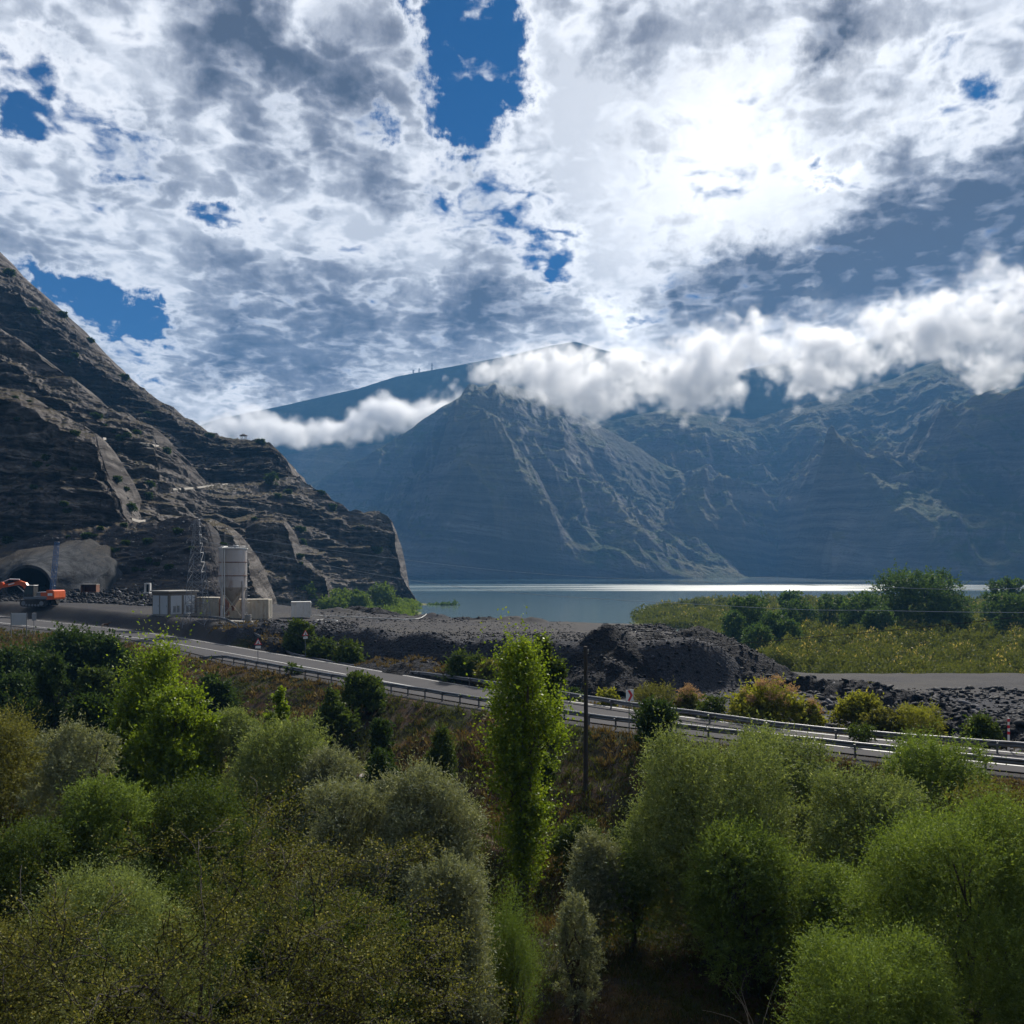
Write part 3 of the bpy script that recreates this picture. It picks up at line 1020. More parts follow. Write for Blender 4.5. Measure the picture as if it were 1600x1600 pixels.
def hill_track(pts, w_, n=90):
    q = np.linspace(pts[0][0], pts[-1][0], n)
    yy = np.interp(q, [p[0] for p in pts], [p[1] for p in pts])
    L_ = [on_hill(a, b)[0] for a, b in zip(q, yy)]
    L_ = [p for p in L_ if p is not None]
    A = np.array([p[:] for p in L_])
    # follow the slope smoothly, drop wild jumps
    med = np.array([np.median(A[max(0, i - 4):i + 5], axis=0) for i in range(len(A))])
    sm = np.stack([np.convolve(np.pad(med[:, k], 4, mode='edge'), np.ones(9) / 9, 'valid') for k in range(3)], 1)
    V = []
    for i, p in enumerate(sm):
        V += [(p[0], p[1] - w_ * .55, p[2] - .55), (p[0], p[1] - w_ * .5, p[2]), (p[0], p[1] + w_ * .8, p[2] + .25), (p[0], p[1] + w_ * .9, p[2] - .4)]
    tag(mesh_np('hillside_path', np.array(V), grid_faces(len(sm), 4), M['track'], True), kind='structure')


hill_track([(262, 764), (300, 762), (330, 758), (360, 755), (400, 751), (430, 748), (455, 746), (470, 747)], 1.5)
hill_track([(156, 684), (190, 688), (225, 693), (250, 697)], .8)
hill_track([(198, 809), (206, 812), (215, 814), (228, 812), (240, 808)], 2.2, 40)


# ================================================================ air: haze and the low cloud banks
def haze():
    mb = MB()
    x0, x1, y0, y1, z0, z1 = -2300, 3300, -700, 3150, -7, 800
    mb.box(((x0 + x1) / 2, (y0 + y1) / 2, (z0 + z1) / 2), (x1 - x0, y1 - y0, z1 - z0))
    m_ = bpy.data.materials.new('haze')
    m_.use_nodes = True
    t = NT(m_.node_tree)
    out = t.n('ShaderNodeOutputMaterial')
    pv = t.n('ShaderNodeVolumePrincipled', ins={'Color': (.11, .30, .60, 1), 'Density': HAZE, 'Anisotropy': 0.0})
    t.link(pv.outputs[0], out.inputs[1])
    o = mb.build('haze', m_)
    tag(o, kind='stuff')
    m_.cycles.homogeneous_volume = True
    return o


HAZE = 0.00023
haze()


def cloud_bank(name, D, top, bot, depth, rho, label, seed, breakup=1.0, edge=1.0):
    """a bank of low cloud: closed hull along its length, filled with an uneven volume"""
    px0, px1 = max(top[0][0], bot[0][0]), min(top[-1][0], bot[-1][0])
    x0, x1 = (px0 - 800) / F * D, (px1 - 800) / F * D
    n = 30
    xs_ = np.linspace(0, 1, n)
    ppx = px0 + xs_ * (px1 - px0)
    zt = EYE - (np.interp(ppx, [p[0] for p in top], [p[1] for p in top]) - HZ) / F * D
    zb = EYE - (np.interp(ppx, [p[0] for p in bot], [p[1] for p in bot]) - HZ) / F * D
    rj = np.random.default_rng(seed)
    px1_ = D / F
    jt = fbm(ppx / 95, ppx * 0, o=3, seed=seed) * 9 + fbm(ppx / 38, ppx * 0, o=2, seed=seed + 1) * 6
    jb = fbm(ppx / 120, ppx * 0 + 5, o=3, seed=seed + 2) * 14 + fbm(ppx / 45, ppx * 0, o=2, seed=seed + 3) * 6 + 4
    zt = zt + jt * px1_
    zb = zb - jb * px1_ * breakup
    zlo, zhi = zb.min(), zt.max()
    c, h = (zt + zb) / 2, (zt - zb) / 2
    # hull
    nx, na = 110, 28
    hx = np.linspace(-0.02, 1.02, nx)
    ang_ = np.linspace(0, 2 * np.pi, na, endpoint=False)
    cc, hh = np.interp(hx, xs_, c), np.interp(hx, xs_, h)
    A, HX = np.meshgrid(ang_, hx)
    tap = np.clip(np.minimum(HX + .03, 1.03 - HX) * 25, .05, 1) ** .5
    CC, HH = np.interp(HX, xs_, c), np.interp(HX, xs_, h)
    rr = 1.26 + .16 * fbm(HX * 16, np.sin(A) * 1.5, np.cos(A) * 1.5, o=3, seed=seed)
    VX = x0 + HX * (x1 - x0)
    VY = D + np.cos(A) * depth * rr * tap
    VZ = CC + np.sin(A) * HH * rr * tap
    V = np.stack([VX, VY, VZ], -1).reshape(-1, 3)
    fs = []
    i = (np.arange(nx - 1)[:, None] * na + np.arange(na)[None, :])
    j = (np.arange(nx - 1)[:, None] * na + (np.arange(na)[None, :] + 1) % na)
    Q = np.stack([i, j, j + na, i + na], -1).reshape(-1, 4)
    V = np.concatenate([V, [[VX[0, 0], D, cc[0]], [VX[-1, 0], D, cc[-1]]]])
    a, b = nx * na, nx * na + 1
    T = [[(k + 1) % na, k, a, a] for k in range(na)] + [[(nx - 1) * na + k, (nx - 1) * na + (k + 1) % na, b, b] for k in range(na)]
    me = bpy.data.meshes.new(name)
    me.from_pydata([tuple(p) for p in V], [], [tuple(q) for q in Q] + [tuple(q[:3]) for q in T])

    m_ = bpy.data.materials.new(name)
    m_.use_nodes = True
    t = NT(m_.node_tree)
    out = t.n('ShaderNodeOutputMaterial')
    co = t.n('ShaderNodeNewGeometry').outputs['Position']
    sp = t.n('ShaderNodeSeparateXYZ', ins={0: co})
    fx = t.rng(sp.outputs[0], x0, x1, 0, 1, smooth=False)

    def curve(vals, lo, hi):
        nd = t.n('ShaderNodeFloatCurve', ins={1: fx})
        cu = nd.mapping.curves[0]
        cu.points[0].location = (0, (vals[0] - lo) / (hi - lo))
        cu.points[1].location = (1, (vals[-1] - lo) / (hi - lo))
        for k in range(1, n - 1):
            cu.points.new(xs_[k], (vals[k] - lo) / (hi - lo))
        nd.mapping.update()
        return t.m('MULTIPLY_ADD', nd.outputs[0], hi - lo, lo)
    cz = curve(c, zlo, zhi)
    hz = curve(h, 0, h.max() * 1.01)
    a_ = t.m('DIVIDE', t.m('SUBTRACT', sp.outputs[2], cz), hz)
    b_ = t.m('DIVIDE', t.m('SUBTRACT', sp.outputs[1], D), depth)
    xe = t.m('MULTIPLY', t.m('SUBTRACT', fx, .5), 2.0)
    xe = t.m('POWER', t.m('ABSOLUTE', xe), 24.0)
    r2 = t.m('ADD', t.m('ADD', t.m('MULTIPLY', a_, a_), t.m('MULTIPLY', b_, b_)), xe)
    s = D / 1500.0
    big = t.noise(co, .0085 / s, 5, .62, .35)
    bil = t.n('ShaderNodeTexVoronoi', feature='SMOOTH_F1', ins={'Vector': t.vm('ADD', co, t.vm('MULTIPLY', t.noise(co, .02 / s, 3, .6, out=1), (30 * s, 30 * s, 30 * s))), 'Scale': .026 / s, 'Smoothness': .5, 'Detail': 1.5, 'Roughness': .6}).outputs['Distance']
    f = t.m('SUBTRACT', 1.36, r2)
    f = t.m('MULTIPLY_ADD', t.m('SUBTRACT', big, .5), 3.2 * breakup, f)
    f = t.m('MULTIPLY_ADD', t.m('SUBTRACT', .40, bil), 1.15 * breakup, f)
    f = t.m('MULTIPLY_ADD', t.m('SUBTRACT', t.noise(co, .045 / s, 4, .65), .5), 1.3 * breakup, f)
    e2 = t.rng(f, -0.05, 1.6 * edge, smooth=False)
    dn = t.m('MULTIPLY', t.m('MULTIPLY', e2, e2), rho * 3.0)
    pv = t.n('ShaderNodeVolumePrincipled', ins={'Color': (.955, .96, .975, 1), 'Density': dn, 'Anisotropy': .35})
    t.link(pv.outputs[0], out.inputs[1])
    me.materials.append(m_)
    o = bpy.data.objects.new(name, me)
    COL.objects.link(o)
    tag(o, kind='stuff')
    return o


cloud_bank('low_cloud', 1420,
           [(716, 580), (740, 552), (800, 546), (850, 528), (900, 540), (960, 540), (1010, 534), (1060, 505), (1110, 482), (1180, 478), (1240, 500), (1300, 486), (1340, 466), (1400, 452), (1470, 446), (1530, 422), (1600, 410), (1750, 400), (1950, 380)],
           [(716, 606), (760, 610), (800, 612), (850, 624), (900, 656), (960, 656), (1020, 646), (1100, 642), (1200, 632), (1260, 628), (1320, 614), (1400, 602), (1450, 584), (1500, 586), (1560, 582), (1600, 578), (1750, 560), (1950, 540)],
           75, .060, '', 301, breakup=1.18)
cloud_bank('low_cloud', 2250,
           [(285, 640), (340, 648), (400, 640), (450, 650), (500, 655), (540, 640), (580, 615), (610, 612), (640, 625), (670, 612), (700, 595), (730, 588)],
           [(285, 680), (340, 694), (400, 698), (450, 702), (520, 700), (580, 697), (640, 698), (700, 690), (730, 680)],
           90, .035, '', 307, breakup=1.15)


# ================================================================ spoil heaps and rubble
def heapmat(t, out):
    co = t.n('ShaderNodeNewGeometry').outputs['Position']
    a = t.noise(co, .5, 5, .6)
    f_ = t.noise(co, 6, 6, .75)
    c = t.mix(t.rng(f_, .3, .75), (.007, .0075, .010, 1), (.034, .036, .044, 1))
    c = t.mix(t.m('MULTIPLY', t.rng(a, .45, .65), .5), c, (.035, .034, .036, 1))
    st = t.rng(t.n('ShaderNodeTexVoronoi', ins={'Vector': co, 'Scale': 3.0}).outputs[0], .13, .07)
    c = t.mix(t.m('MULTIPLY', st, .6), c, (.10, .10, .115, 1))
    v = t.n('ShaderNodeTexVoronoi', ins={'Vector': co, 'Scale': 2.4, 'Detail': 2.0}).outputs[0]
    b = t.n('ShaderNodeBump', ins={'Strength': 1, 'Distance': .30, 'Height': t.m('ADD', v, f_)})
    p = t.n('ShaderNodeBsdfPrincipled', ins={'Base Color': c, 'Roughness': .9, 'Specular IOR Level': .08, 'Normal': b.outputs[0]})
    t.link(p.outputs[0], out.inputs[0])


M['heap'] = material('shale_heap', heapmat)
HEAPS = []


def spoil(label, cones, slope=.62, seed=1, cat='spoil heap', res=.30, rough=.55):
    C = np.array([(*P(a, b, c)[:], ) for a, b, c in cones])
    def hf(X, Y):
        g = ground(X, Y)
        best = np.full(X.shape, -1e9)
        for cx, cy, cz in C:
            dd = np.hypot(X - cx, (Y - cy))
            hh = cz - slope * (np.sqrt(dd * dd + 1.2) - 1.1)
            m_ = np.maximum(best, hh)
            best = np.where(best > -1e8, m_ + .35 * np.exp(-np.abs(best - hh) * 2.2), hh)
        lump = fbm(X / 2.6, Y / 2.6, o=5, seed=seed, g=.6) * rough + fbm(X / 9, Y / 9, o=3, seed=seed + 3) * rough * 1.1
        return best + lump - .3, g
    rmax = max((c[2] - ground(np.array([c[0]]), np.array([c[1]]))[0] + 3) / slope for c in C) + 2
    x = np.arange(C[:, 0].min() - rmax, C[:, 0].max() + rmax, res)
    y = np.arange(C[:, 1].min() - rmax, C[:, 1].max() + rmax, res)
    X, Y = np.meshgrid(x, y)
    h, g = hf(X, Y)
    Z = np.maximum(h, g - .4)
    q = grid_faces(*X.shape)
    m2 = h > g - .25
    lab = np.where(m2, np.arange(m2.size).reshape(m2.shape) + 1, 0)
    while True:         # keep the largest connected piece
        p_ = np.pad(lab, 1)
        nl_ = np.where(m2, np.max([p_[1:-1, 1:-1], p_[:-2, 1:-1], p_[2:, 1:-1], p_[1:-1, :-2], p_[1:-1, 2:]], axis=0), 0)
        if (nl_ == lab).all():
            break
        lab = nl_
    ids, cn = np.unique(lab[lab > 0], return_counts=True)
    ok = (lab == ids[np.argmax(cn)]).ravel()
    keep = ok[q].any(1)
    q = q[keep]
    used, inv = np.unique(q, return_inverse=True)
    V = np.stack([X, Y, Z], -1).reshape(-1, 3)[used]
    o0 = V.mean(0)
    o0[2] = V[:, 2].min()
    o = mesh_np('spoil_heap', V - o0, inv.reshape(-1, 4), M['heap'], True)
    o.location = o0
    tag(o, label, cat, 'dark spoil heaps beside the road')
    HEAPS.append((hf, (x[0], x[-1], y[0], y[-1])))
    return o


spoil('large smooth black shale mound by the inlet, widest and tallest of the heaps', [(938, 994, 84), (952, 992, 84), (1012, 986, 87), (1088, 979, 90), (1118, 996, 89), (1150, 1016, 87), (1180, 1036, 86)], seed=401, slope=.60, rough=.6)
spoil('small jagged dark heap sitting on the gravel flat just behind the big mound', [(985, 976, 106), (1010, 970, 107), (1035, 974, 106)], seed=405, slope=.5)
spoil('long lumpy black bank of spoil along the edge of the gravel flat', [(520, 982, 110), (560, 979, 106), (605, 975, 102), (650, 980, 98), (690, 994, 94), (730, 1006, 91), (765, 1012, 89), (810, 1018, 86), (850, 1022, 85)], seed=409, slope=.6)
spoil('tangled heap of black debris between the silo and the white box', [(425, 966, 112), (450, 962, 114), (440, 984, 104), (475, 972, 110), (500, 990, 104)], seed=413, slope=.55, rough=.8)
spoil('low dark heap in front of the shoreline willows on the far rim of the flat', [(535, 951, 146), (565, 943, 147), (590, 950, 146)], seed=417, slope=.45)
spoil('flat dark heap on the lake rim of the gravel, beside the drowned bushes', [(715, 964, 126), (738, 960, 125), (760, 966, 124)], seed=419, slope=.4)
spoil('low tongue of rubble at the ditch below the long black bank', [(590, 1018, 88), (650, 1028, 84), (710, 1040, 80), (760, 1050, 77)], seed=421, slope=.45, rough=.5)
spoil('bank of broken dark rock between the guardrail and the gravel track', [(1215, 1062, 82), (1260, 1060, 80), (1310, 1064, 78), (1360, 1070, 75), (1400, 1078, 71), (1440, 1090, 67), (1480, 1100, 63), (1530, 1116, 59), (1580, 1130, 55), (1640, 1142, 52), (1720, 1155, 49)], seed=431, slope=.55, rough=.9)


def surf(X, Y):
    z = ground(X, Y)
    for hf, bb in HEAPS:
        m_ = (X > bb[0]) & (X < bb[1]) & (Y > bb[2]) & (Y < bb[3])
        if m_.any():
            h, g = hf(X[m_], Y[m_])
            z[m_] = np.maximum(z[m_], h)
    return z


ICO_V = None


def rocks(name, X, Y, Z, size, seed, mat, flat=.6):
    """many angular stones in one mesh"""
    global ICO_V
    import bmesh
    if ICO_V is None:
        bm = bmesh.new()
        bmesh.ops.create_icosphere(bm, subdivisions=1, radius=1)
        ICO_V = (np.array([v.co[:] for v in bm.verts]), np.array([[v.index for v in f.verts] for f in bm.faces]))
        bm.free()
    rg = np.random.default_rng(seed)
    n = len(X)
    bv, bf = ICO_V
    nv = len(bv)
    V = bv[None] * (1 + rg.uniform(-.38, .38, (n, nv, 1)))
    V = V * (rg.uniform(.5, 1.1, (n, 1, 3)) * np.array([1, 1, flat]))
    a, b = rg.uniform(0, 6.28, n), rg.uniform(-.7, .7, n)
    ca, sa, cb, sb = np.cos(a)[:, None], np.sin(a)[:, None], np.cos(b)[:, None], np.sin(b)[:, None]
    x, y, z = V[..., 0], V[..., 1], V[..., 2]
    y, z = y * cb - z * sb, y * sb + z * cb
    x, y = x * ca - y * sa, x * sa + y * ca
    s = np.asarray(size)[:, None]
    V = np.stack([x * s + X[:, None], y * s + Y[:, None], z * s + Z[:, None]], -1)
    Fc = bf[None] + (np.arange(n) * nv)[:, None, None]
    rn = np.repeat(rg.random(n), nv)
    return mesh_np(name, V.reshape(-1, 3), Fc.reshape(-1, 3), mat, False, {'rnd': rn})


def stonemat(name, c1, c2, c3):
    def f(t, out):
        a = t.n('ShaderNodeAttribute', attribute_name='rnd').outputs['Fac']
        co = t.n('ShaderNodeNewGeometry').outputs['Position']
        n1 = t.noise(co, 5, 5, .65)
        c = t.mix(t.m('MULTIPLY', t.m('ADD', a, n1), .6), c1, c2)
        c = t.mix(t.rng(a, .90, .97), c, c3)
        b = t.n('ShaderNodeBump', ins={'Strength': .6, 'Distance': .05, 'Height': n1})
        p = t.n('ShaderNodeBsdfPrincipled', ins={'Base Color': c, 'Roughness': .8, 'Specular IOR Level': .14, 'Normal': b.outputs[0]})
        t.link(p.outputs[0], out.inputs[0])
    return material(name, f)


M['stone'] = stonemat('shale_stones', (.006, .007, .009, 1), (.026, .028, .035, 1), (.10, .10, .115, 1))
M['pale_stone'] = stonemat('limestone', (.16, .145, .13, 1), (.32, .29, .26, 1), (.4, .38, .35, 1))


def in_view(px0, px1, D0, D1, n, rg):
    q, d = rg.uniform(px0, px1, n), np.exp(rg.uniform(np.log(D0), np.log(D1), n))
    return (q - 800) / F * d, d


rg = np.random.default_rng(5)
xs_l, ys_l, sz_l = [], [], []
for (a, b, c, d, n, s0, s1) in ((560, 1210, 74, 100, 7500, .05, .26), (400, 560, 100, 118, 2200, .07, .34), (1200, 1640, 50, 84, 4800, .08, .50),
                                (500, 900, 84, 126, 3200, .04, .16), (960, 1070, 100, 112, 900, .08, .34), (500, 780, 118, 150, 1200, .05, .28)):
    X, Y = in_view(a, b, c, d, n, rg)
    ok = Y > yfar(X) + 4.0
    xs_l.append(X[ok])
    ys_l.append(Y[ok])
    sz_l.append((s0 + (s1 - s0) * rg.random(n) ** 4.0)[ok])
X, Y, sz = map(np.concatenate, (xs_l, ys_l, sz_l))
tag(rocks('rubble', X, Y, surf(X, Y) + sz * .15, sz, 7, M['stone']), kind='stuff')
# loose spoil in front of the tunnel and the scree
X, Y = in_view(-20, 250, 140, 160, 3600, rg)
sz = .07 + .55 * rg.random(3600) ** 4
Z = ground(X, Y) + np.clip((Y - 143) * .10, 0, 1.6) * (.4 + .6 * rg.random(3600)) + .1
tag(rocks('rubble', X, Y, Z, sz, 8, M['stone']), kind='stuff')

# stones lying on the scree and the ledges
rr_ = random.Random(12)
L_, S_ = [], []
for k in range(2600):
    px, py = (rr_.uniform(60, 330), rr_.uniform(812, 940)) if k % 3 else (rr_.uniform(0, 620), rr_.uniform(640, 900))
    h_, n_ = on_hill(px, py)
    if h_ is not None and n_.z > .15:
        L_.append(h_[:])
        S_.append((.05 + .32 * rr_.random() ** 4) * (h_.y / 165))
A_ = np.array(L_)
M['scree_stone'] = stonemat('scree_stones', (.04, .04, .045, 1), (.17, .165, .16, 1), (.34, .32, .30, 1))
tag(rocks('rubble', A_[:, 0], A_[:, 1], A_[:, 2], np.array(S_), 13, M['scree_stone']), kind='stuff')

# pale boulders on the embankment
for i, (px, py, D, s, lab) in enumerate(((573, 1122, 55, .62, 'larger pale boulder on the slope below the road'), (566, 1139, 52, .42, 'smaller pale boulder just below the larger one'),
                                         (462, 1076, 64, .35, 'flat pale rock among the scrub under the near guardrail'), (624, 1124, 54, .33, 'small round pale rock beside a dark low bush'))):
    x = (px - 800) / F * D
    z = gz(x, D)
    b = rocks('boulder', np.zeros(1), np.zeros(1), np.zeros(1), np.array([s]), 60 + i, M['pale_stone'], .8)
    sb = b.modifiers.new('s', 'SUBSURF')
    sb.subdivision_type = 'SIMPLE'
    sb.levels = sb.render_levels = 2
    b.location = (x, D, z + s * .2)
    tag(b, lab, 'boulder', 'pale boulders on the embankment')

# ================================================================ road furniture
M['galv'] = plain('galvanised_steel', (.15, .155, .17), .5, metal=.55, var=.25, scale=1.5, dirt=(.10, .09, .08, 1), dirt_amt=.5)
M['steel'] = plain('grey_steel', (.20, .215, .24), .55, metal=.4, var=.25, scale=2)
M['white'] = plain('white_paint', (.62, .62, .60), .5, var=.12, scale=1.2, dirt=(.30, .25, .2, 1), dirt_amt=.6)
M['cream'] = plain('cream_paint', (.50, .46, .38), .55, var=.15, scale=.9, dirt=(.25, .16, .09, 1), dirt_amt=.7)
M['rust'] = plain('rusty_steel', (.17, .065, .035), .8, var=.4, scale=2, dirt=(.07, .03, .02, 1))
M['silo'] = plain('silo_paint', (.50, .46, .44), .5, var=.16, scale=.6, dirt=(.28, .20, .16, 1), dirt_amt=.75)
M['silo_cone'] = plain('silo_cone_dust', (.40, .345, .29), .75, var=.25, scale=1.2, dirt=(.17, .12, .09, 1))
M['concrete'] = plain('concrete', (.28, .27, .25), .85, var=.25, scale=.8, dirt=(.13, .12, .11, 1), bump=.02)
M['shotcrete'] = plain('shotcrete', (.065, .066, .07), .92, var=.8, scale=.3, dirt=(.03, .03, .033, 1), dirt_amt=.9, bump=.12)
def shotfn(t, out):
    co = t.n('ShaderNodeTexCoord').outputs['Object']
    sp = t.n('ShaderNodeSeparateXYZ', ins={0: co})
    n1 = t.noise(co, .55, 7, .68)
    n2 = t.noise(co, 3.0, 6, .7)
    c = t.mix(t.rng(n1, .38, .62), (.028, .031, .036, 1), (.075, .080, .088, 1))
    c = t.mix(t.m('MULTIPLY', t.rng(n2, .45, .7), .5), c, (.06, .058, .055, 1))
    e_ = t.m('ADD', t.m('ADD', sp.outputs[2], t.m('MULTIPLY', t.m('ABSOLUTE', sp.outputs[0]), .45)), t.m('MULTIPLY', t.m('SUBTRACT', n1, .5), 9.0))
    c = t.mix(t.rng(e_, 8.5, 12.5), c, t.mix(t.rng(n2, .4, .6), (.032, .031, .033, 1), (.070, .060, .048, 1)))
    b = t.n('ShaderNodeBump', ins={'Strength': 1, 'Distance': .35, 'Height': t.m('ADD', n1, n2)})
    p = t.n('ShaderNodeBsdfPrincipled', ins={'Base Color': c, 'Roughness': .95, 'Specular IOR Level': .1, 'Normal': b.outputs[0]})
    t.link(p.outputs[0], out.inputs[0])


M['shotcrete'] = material('shotcrete', shotfn)
M['dark'] = plain('void_shade', (.006, .006, .007), .95, var=.2)  # near-black colour stands in for shade inside tunnel and doorway
M['black'] = plain('black_rubber', (.02, .02, .022), .7, var=.3, scale=4, dirt=(.09, .08, .07, 1), dirt_amt=.5)
M['orange'] = plain('orange_paint', (.62, .10, .015), .4, var=.15, scale=1.2, dirt=(.3, .09, .03, 1), dirt_amt=.5)
M['red'] = plain('sign_red', (.58, .02, .03), .4, var=.08)
M['signwhite'] = plain('sign_white', (.78, .78, .78), .4, var=.05)
M['glass'] = plain('cab_glass', (.03, .05, .055), .12, var=.05, spec=.8)
M['wood'] = plain('creosoted_wood', (.045, .035, .03), .85, var=.35, scale=3)
M['blue'] = plain('blue_steel_paint', (.03, .12, .30), .5, var=.2)
M['wire'] = plain('dark_cable', (.02, .02, .022), .6)
M['pale_wire'] = plain('bare_conductor', (.42, .45, .48), .4, metal=.3)
M['greybrown'] = plain('kiosk_render', (.17, .15, .13), .8, var=.2)
M['kioskdoor'] = plain('kiosk_door_paint', (.46, .50, .54), .45, var=.10, scale=1, dirt=(.3, .3, .3, 1), dirt_amt=.3)


def guardrail(pl, first, last, gap, label, offset_z=0.0, post_h=.72):
    seg = pl[(pl[:, 0] > first) & (pl[:, 0] < last)]
    d = np.concatenate([[0], np.cumsum(np.hypot(*np.diff(seg, axis=0).T))])
    L = d[-1]
    at = lambda s: (np.interp(s, d, seg[:, 0]), np.interp(s, d, seg[:, 1]))
    x0, y0 = at(L / 2)
    root = empty('guardrail', (x0, y0, gz(x0, y0)))
    tag(root, label, 'guardrail')
    o0 = root.location
    gl = [gz(*at(s)) for s in np.linspace(0, L, 60)]
    gs = np.convolve(np.pad(gl, 4, mode='edge'), np.ones(9) / 9, 'valid')
    zg = lambda s: float(np.interp(s, np.linspace(0, L, 60), gs))
    prof = [(-.03, .31), (.0, .30), (.05, .25), (.05, .21), (-.01, .165), (-.01, .145), (.05, .10), (.05, .06), (.0, .01), (-.03, .0)]
    ns = int(L / 1.0)
    V = []
    for k in range(ns + 1):
        s = L * k / ns
        x, y = at(s)
        xa, ya = at(min(L, s + .3))
        xb, yb = at(max(0, s - .3))
        t_ = Vector((xa - xb, ya - yb, 0)).normalized()
        nn = Vector((t_.y, -t_.x, 0))
        drop = max(0, 1 - s / 5.0) ** 1.3 * .62 if gap < 3 else 0
        sag = .012 * math.sin(k * 1.7) + .008 * math.sin(k * .6)
        for pn_, pz in prof:
            p = Vector((x, y, zg(s) + .44 + pz - drop + sag)) + nn * (pn_ - .1)
            V.append(p - o0)
    q = grid_faces(ns + 1, len(prof))
    o = mesh_np('beam', np.array(V), q, M['galv'], True, parent=root)
    so = o.modifiers.new('t', 'SOLIDIFY')
    so.thickness = .012
    s = .4
    i = 0
    while s < L:
        x, y = at(s)
        xa, ya = at(min(L, s + .3))
        xb, yb = at(max(0, s - .3))
        an = math.atan2(ya - yb, xa - xb)
        mb = MB()
        drop = max(0, 1 - s / 5.0) ** 1.3 * .5 if gap < 3 else 0
        h = post_h - drop + .30
        mb.box((0, 0, h / 2 - .30), (.10, .012, h), 0)
        mb.box((.046, .03, h / 2 - .30), (.010, .05, h), 0)
        mb.box((-.046, .03, h / 2 - .30), (.010, .05, h), 0)
        mb.box((0, -.075, post_h - drop - .14), (.09, .13, .14), 0)
        p = mb.build('post', M['galv'], root)
        p.location = (x - o0[0], y - o0[1], gz(x, y) - o0[2])
        p.rotation_euler = (random.Random(i).uniform(-.03, .03), 0, an)
        s += gap
        i += 1
    return root


guardrail(near_rail, -34, 34, 2.0, 'galvanised guardrail on the embankment side of the road, many close posts')
fr = far_rail.copy()
guardrail(fr, -39.2, 36, 4.0, 'galvanised guardrail on the lake side of the road, above the dry verge')


def pole_sign(px, ybase, ztop_py, D, rz, kind, label):
    x = (px - 800) / F * D
    zb = gz(x, D)
    ztop = EYE - (ztop_py - HZ) / F * D
    h = ztop - zb
    if kind == 'triangle':
        root = empty('warning_sign', (x, D, zb), rz)
        tag(root, label, 'road sign')
        MB().tube([(0, 0, -.4), (0, 0, h - .05)], .032, 8).build('pole', M['steel'], root)
        s = .42

        def tri(r, z):
            return [(r * math.cos(a), z + r * math.sin(a)) for a in (math.radians(90), math.radians(210), math.radians(330))]
        cz = h - s
        pl_ = MB().prism(tri(s, cz), 'y', -.055, -.035).build('plate', M['red'], root)
        MB().prism(tri(s * .70, cz), 'y', -.060, -.0555).build('panel', M['signwhite'], pl_)
        mk = MB()     # black bend pictogram
        mk.prism([(-.10, cz - .12), (.10, cz - .12), (.10, cz - .05), (-.03, cz - .02)], 'y', -.0645, -.0605)
        mk.prism([(-.02, cz + .0), (.05, cz - .02), (.06, cz + .12), (.0, cz + .16)], 'y', -.0645, -.0605)
        mk.build('symbol', M['wire'], pl_)
        MB().box((0, -.045, h - 2 * s - .02), (.50, .02, .24), bev=.008).build('supplementary_plate', M['signwhite'], root)
    elif kind == 'chevron':
        root = empty('chevron_sign', (x, D, zb), rz)
        tag(root, label, 'road sign')
        MB().tube([(0, 0, -.4), (0, 0, h - .03)], .03, 8).build('pole', M['steel'], root)
        w_, hh = .60, .68
        pl_ = MB().box((0, -.05, h - hh / 2), (w_, .02, hh), bev=.008).build('plate', M['signwhite'], root)
        ch = MB()
        z0 = h - hh / 2
        ch.prism([(-.19, z0 + hh * .47), (.0, z0 + hh * .47), (.24, z0), (.0, z0 - hh * .47), (-.19, z0 - hh * .47), (.05, z0)], 'y', -.068, -.0605)
        ch.build('chevron', M['red'], pl_)
    return root


pole_sign(403, 1043, 997, 84, math.radians(28), 'triangle', 'red and white warning triangle on a pole at the embankment edge')
pole_sign(477, 1015, 984, 96, math.radians(35), 'triangle', 'red and white warning triangle half hidden by a bush across the road')
pole_sign(983, 1137, 1077.5, 52.7, math.radians(35), 'chevron', 'red and white chevron bend board on a thin pole')

# blank board with two posts, and a narrow plate beside it
D = 106.0
x = (29.5 - 800) / F * D
zb = gz(x, D)
root = empty('sign_board', (x, D, zb), math.radians(14))
tag(root, 'blank pale rectangular board on two posts by the road', 'sign board')
hh = EYE - (957.5 - HZ) / F * D - zb
for sx in (-1, 1):
    MB().box((sx * .83, 0, hh / 2 - .2), (.09, .07, hh + .4)).build('post', M['steel'], root)
MB().box((0, -.06, hh - .75), (1.56, .04, 1.42), bev=.015).build('panel', M['kioskdoor'], root)
for q_ in (.30, 1.2):
    MB().box((0, -.025, hh - q_), (1.6, .03, .06)).build('rail', M['steel'], root)
x = (53 - 800) / F * D
zb = gz(x, D)
hh = EYE - (956.5 - HZ) / F * D - zb
root = empty('sign_post', (x, D, zb), math.radians(60))
tag(root, 'narrow grey sign seen nearly edge on beside the blank board', 'road sign')
MB().tube([(0, 0, -.4), (0, 0, hh)], .04, 8).build('pole', M['steel'], root)
MB().box((0, -.05, hh - .55), (.55, .03, .9), bev=.01).build('plate', M['steel'], root)

# red and white marker post behind the lake-side guardrail
x, D = (1576 - 800) / F * 47.5, 47.5
root = empty('marker_post', (x, D, gz(x, D)))
tag(root, 'slim red and white marker post at the foot of the broken rock bank', 'marker post')
h_ = EYE - (1122 - HZ) / F * D - gz(x, D)
MB().box((0, 0, h_ / 2 - .15), (.10, .06, h_ + .3), bev=.01).build('post', M['signwhite'], root)
for k in range(3):
    MB().box((0, 0, h_ - .12 - k * .34), (.106, .066, .16)).build('band', M['red'], root)

